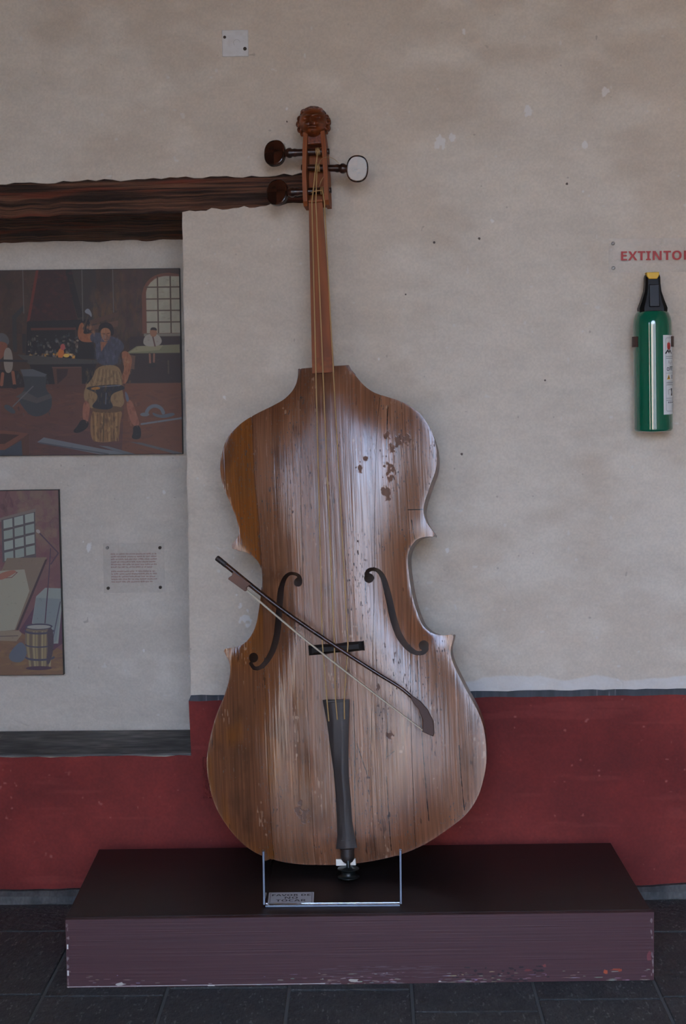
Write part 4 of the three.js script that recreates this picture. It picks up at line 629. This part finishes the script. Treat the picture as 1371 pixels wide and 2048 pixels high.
  curveFill(c, '#9b7a4e', [[690, 830], [850, 820], [880, 920], [870, 1000], [900, 1150], [650, 1160], [585, 1080], [600, 980], [660, 920]]); for (let i = 0; i < 14; i++) line(c, i % 2 ? '#7a5e3c' : '#b3905e', 5, [700 + i * 12, 850 + i * 2], [680 + i * 15, 930 + (i % 4) * 16], [660 + i * 17, 980]);
  curveFill(c, '#a5664a', [[585, 1080], [640, 1100], [625, 1200], [615, 1250], [575, 1230]]); curveFill(c, '#a5664a', [[900, 1080], [940, 1080], [975, 1180], [1000, 1270], [950, 1280], [910, 1190]]); curveFill(c, '#6d6f7a', [[890, 1010], [915, 1040], [925, 1090], [900, 1100]]);
  curveFill(c, '#1f1a18', [[570, 1215], [630, 1240], [610, 1290], [540, 1325], [500, 1310], [540, 1270]]); curveFill(c, '#1f1a18', [[945, 1275], [1000, 1265], [1008, 1350], [985, 1375], [930, 1365], [950, 1320]]);
  curveFill(c, '#9a7142', [[640, 1140], [760, 1165], [880, 1150], [850, 1250], [845, 1385], [680, 1395], [630, 1360]]); for (let i = 0; i < 12; i++) line(c, ['#7c5830', '#b3864e', '#8a6438'][i % 3], 10, [655 + i * 17, 1180], [660 + i * 16, 1380]); line(c, '#57401f', 8, [735, 1180], [725, 1385]); blob(c, '#6a4c2c', 760, 1150, 118, 26);
  curveFill(c, '#26262a', [[600, 990], [680, 975], [850, 965], [893, 985], [890, 1005], [800, 1030], [780, 1080], [810, 1130], [770, 1155], [650, 1140], [655, 1110], [690, 1080], [690, 1030], [640, 1010]]); line(c, '#7b808a', 6, [690, 985], [860, 975]); line(c, '#5d626c', 8, [755, 1030], [750, 1110]); curveFill(c, '#c07c28', [[640, 990], [700, 980], [720, 1000], [650, 1008]]);
  for (const [x0, y0, x1, y1, n, cs] of [[655, 600, 900, 830, 90, ['#2e2c36', '#6a6a78', '#3a3844', '#585864']], [600, 850, 890, 1130, 110, ['#6a4e30', '#b8935f', '#4e3822', '#8a6a42']], [560, 520, 690, 650, 30, ['#7a4528', '#c08a5a']], [870, 730, 950, 960, 30, ['#7a4528', '#c08a5a']], [580, 1090, 640, 1240, 16, ['#7a4530', '#b9795a']], [900, 1090, 990, 1270, 20, ['#7a4530', '#b9795a']], [640, 1160, 850, 1390, 70, ['#5e4222', '#b98c50', '#3f2a18']], [100, 850, 350, 1190, 80, ['#2a2b2c', '#5c605e', '#45403a']], [720, 560, 800, 650, 14, ['#8a5636', '#c8926a']]]) brush(c, x0 + 10, y0 + 6, x1 - 10, y1 - 6, n, cs, 9, 26, 0.4);
  // anvil at the left, mallet, bars, crate
  curveFill(c, '#3d3f40', [[130, 850], [220, 850], [325, 890], [320, 920], [310, 1000], [360, 1050], [350, 1160], [240, 1205], [170, 1170], [100, 1060], [160, 1000], [155, 930]]); poly(c, '#5b5f60', [130, 850], [220, 848], [325, 888], [310, 905], [150, 900]); poly(c, '#55524c', [160, 1010], [250, 1060], [345, 1030], [360, 1060], [245, 1100], [90, 1050]); line(c, '#6b6a66', 9, [70, 1120], [220, 975]); curveFill(c, '#4b4d4e', [[0, 1110], [40, 1105], [95, 1160], [70, 1180], [10, 1140]]);
  poly(c, '#777a7c', [240, 1385], [290, 1350], [720, 1440], [960, 1480], [700, 1480]); line(c, '#55585a', 10, [260, 1390], [760, 1478]); poly(c, '#6d6f70', [690, 1415], [760, 1420], [960, 1480], [880, 1480]); poly(c, '#66625e', [920, 1390], [1000, 1395], [1305, 1475], [1305, 1485], [1240, 1480]); line(c, '#7c7e80', 14, [1010, 1260], [1300, 1220]); c.strokeStyle = '#75797c'; c.lineWidth = 26; c.beginPath(); c.arc(1110, 1190, 62, Math.PI, 6.1); c.stroke(); curveFill(c, '#63676a', [[1085, 1170], [1150, 1200], [1240, 1175], [1265, 1195], [1180, 1222], [1100, 1205]]); blob(c, '#77797a', 1035, 1190, 34, 14);
  poly(c, '#7a4a34', [L, 1320], [0, 1295], [180, 1320], [0, 1440], [L, 1440]); poly(c, '#4a2c20', [L, 1340], [-10, 1320], [110, 1330], [0, 1395], [L, 1400]); poly(c, '#3f4650', [L, 1440], [0, 1440], [125, 1370], [130, 1480], [L, 1480]); poly(c, '#5c3a2a', [125, 1365], [180, 1325], [180, 1480], [130, 1480]);
  // helper at the left and the far end of the shop
  curveFill(c, '#5d5a58', [[-30, 580], [30, 585], [60, 640], [40, 680], [-40, 680]]); curveFill(c, '#8f5237', [[-40, 640], [30, 650], [45, 680], [10, 760], [-40, 790]]); curveFill(c, '#9a8d7c', [[10, 690], [75, 690], [80, 870], [10, 880]]); line(c, '#9a5c40', 24, [0, 880], [-10, 960]); line(c, '#9a5c40', 24, [75, 870], [85, 960]); blob(c, '#241d1a', 85, 975, 22, 16); line(c, '#2e2a28', 16, [-100, 780], [180, 790]);
  poly(c, '#2a1f1a', [L, 300], [-260, 300], [-260, 960], [L, 980]); brush(c, L, 320, -200, 900, 90, ['#3a2a22', '#5a3a2a', '#4b3a30'], 30, 60, 0.4); blob(c, '#8f5237', -60, 545, 30, 36);
  brush(c, L, 130, 1305, 1480, 900, ['#000000', '#6a4a34', '#8a7a68', '#3a2018'], 14, 6, 0.13); c.globalAlpha = 0.16; c.fillStyle = '#1a0e0a'; c.fillRect(L, 100, 2100, 1420); c.globalAlpha = 1;
});
const carpentry = canvasTex(768, 1080, (c, w, h) => {
  const k = 1080 / 1280; c.setTransform(k, 0, 0, k, w - 408 * k, -66 * k); const L = -510; // drawing units: right edge 408, top 66, bottom 1346
  c.fillStyle = '#74504e'; c.fillRect(L, 60, 960, 1300); brush(c, L, 70, 410, 800, 260, ['#7c5a50', '#6a4048', '#86645a', '#5e3c46', '#7d6a58'], 50, 60, 0.3); brush(c, 120, 70, 410, 420, 60, ['#86705a', '#7c6654'], 50, 60, 0.35); brush(c, L, 70, 100, 220, 70, ['#54343c', '#4a3036'], 20, 50, 0.35);
  poly(c, '#7a6a62', [-40, 262], [250, 190], [248, 212], [-40, 290]); poly(c, '#5a5250', [10, 265], [245, 212], [243, 530], [10, 560]); for (let i = 0; i < 3; i++) for (let j = 0; j < 4; j++) { const x0 = 24 + i * 75, y0 = 268 - i * 18 + j * 75; poly(c, j % 2 ? '#8d9488' : '#989c90', [x0, y0], [x0 + 62, y0 - 14], [x0 + 62, y0 + 46], [x0, y0 + 58]); } poly(c, '#6a5a56', [-330, 330], [-60, 280], [-60, 540], [-330, 560]); poly(c, '#8d9488', [-300, 345], [-90, 305], [-90, 520], [-300, 540]);
  poly(c, '#7a5a40', [L, 1080], [130, 1030], [408, 1180], [408, 1346], [L, 1346]); brush(c, L, 1080, 408, 1346, 140, ['#8a6a48', '#6a4a44', '#8f7040', '#5e4448'], 60, 16, 0.35); poly(c, '#5b3b48', [110, 1040], [250, 830], [408, 830], [408, 1130], [340, 1180]);
  poly(c, '#8b8f86', [235, 800], [300, 740], [408, 745], [408, 900], [380, 1130], [340, 1130], [200, 985]); poly(c, '#7d8280', [235, 808], [408, 820], [370, 1110], [345, 1130], [345, 1010], [205, 985]); line(c, '#55505a', 7, [402, 840], [345, 1090]);
  poly(c, '#7d6a58', [40, 530], [318, 528], [95, 1030], [-90, 1060], [-200, 1060]); poly(c, '#4a3638', [305, 545], [322, 540], [105, 1032], [88, 1030]); poly(c, '#9a937e', [-40, 620], [160, 610], [190, 760], [80, 1030], [-160, 1050], [L, 1050], [L, 660]); line(c, '#7c5048', 5, [0, 670], [70, 665], [110, 630], [40, 625]); curveFill(c, '#9a6450', [[-30, 640], [80, 610], [110, 625], [60, 655], [-20, 690]]);
  line(c, '#54404a', 9, [258, 345], [398, 500], [345, 575]); line(c, '#54404a', 8, [345, 470], [330, 640], [292, 985]); blob(c, '#a09288', 262, 348, 16, 12, 0.7);
  poly(c, '#8c7a64', [-120, 1040], [110, 1035], [130, 1060], [90, 1110], [-120, 1100]); line(c, '#5c4a44', 5, [-120, 1075], [100, 1072]); curveFill(c, '#5d6068', [[90, 1130], [130, 1110], [170, 1180], [130, 1260], [50, 1255], [25, 1210]]);
  curveFill(c, '#72614e', [[150, 1010], [240, 985], [340, 1005], [350, 1120], [330, 1270], [250, 1305], [180, 1280], [150, 1160]]); for (let i = 0; i < 9; i++) line(c, ['#8c7a56', '#6a5846', '#968460'][i % 3], 14, [172 + i * 20, 1050], [168 + i * 20, 1160], [180 + i * 17, 1285]); for (const y of [1050, 1145, 1235]) { c.strokeStyle = '#4a4550'; c.lineWidth = y === 1145 ? 9 : 14; c.beginPath(); c.ellipse(250, y - 12, 97, 20, 0, 0.1, 3.04); c.stroke(); } blob(c, '#4a4550', 248, 1010, 96, 22); blob(c, '#9a958a', 248, 1012, 82, 14); curveFill(c, '#4c3f44', [[300, 1030], [345, 1010], [350, 1150], [320, 1270], [290, 1280], [310, 1150]]); blob(c, '#4d3540', 240, 1300, 90, 14);
  brush(c, L, 66, 408, 1346, 500, ['#000000', '#b0a090', '#60404c'], 9, 7, 0.07);
});
function panel(name, label, w, h, right, top, map) {
  const P = tag(group(name), label, 'painting'); P.position.set(right - w / 2, top - h / 2, NB);
  mesh('board', box(w, h, 0.02, 0, 0, 0.011), M.edge, P);
  mesh('picture', new THREE.PlaneGeometry(w - 0.003, h - 0.003).translate(0, 0, 0.0214), std({ map, roughness: 0.55 }), P); return P;
}
panel('painting', 'painting of a blacksmith hammering at an anvil in a smithy, in the niche', 0.752, 0.501, -0.5005, 1.6405, smithy);
panel('painting', 'painting of a workshop with drawing board and barrel, in the niche', 0.362, 0.509, -0.8395, 1.0455, carpentry).rotation.z = 0.004;
{
  const T = tag(group('caption_panel'), 'clear acrylic caption panel with small red text in the niche', 'sign'); T.position.set(-0.6415, 0.8285, NB + 0.006);
  mesh('plate', rbox(0.168, 0.136, 0.003, 0.0008), new THREE.MeshStandardMaterial({ color: 0xd8d2ca, transparent: true, opacity: 0.07, roughness: 0.25 }), T);
  const txt = canvasTex(768, 540, (c, w, h) => { // lines of print too small to read
    c.clearRect(0, 0, w, h); c.fillStyle = '#8d3b3c'; const ys = []; for (let i = 0; i < 6; i++) ys.push([i * 44 + 20, i === 5 ? 0.87 : 1]); for (let i = 0; i < 5; i++) ys.push([i * 44 + 310, i === 4 ? 0.93 : 1]);
    for (const [y, f] of ys) { let x = 4; while (x < w * f - 30) { const wl = rr(26, 110); for (let q = 0; q < wl; q += 11) { const hh = rnd() < 0.25 ? 24 : 16; c.fillRect(x + q, y + 22 - hh + (rnd() < 0.1 ? 6 : 0), 3.5, hh); c.fillRect(x + q, y + (rnd() < 0.5 ? 6 : 19), 8, 3.5); } x += wl + 16; } }
  });
  mesh('printed_text', new THREE.PlaneGeometry(0.126, 0.0886).translate(0.0, -0.0, 0.0019), std({ map: txt, transparent: true, roughness: 0.6 }), T);
  for (const [x, y, m] of [[-0.072, 0.056, M.screw], [0.072, 0.055, M.rust], [-0.072, -0.055, M.rust], [0.071, -0.054, M.rust]]) screw(x, y, 0.0017, T, m, 0.9);
  for (const [x, y] of [[-0.072, 0.056], [0.072, 0.055], [-0.072, -0.055], [0.071, -0.054]]) mesh('spacer', new THREE.CylinderGeometry(0.004, 0.004, 0.004, 12).rotateX(Math.PI / 2).translate(x, y, -0.0036), M.rust, T);
}

renderer.render(scene, camera);
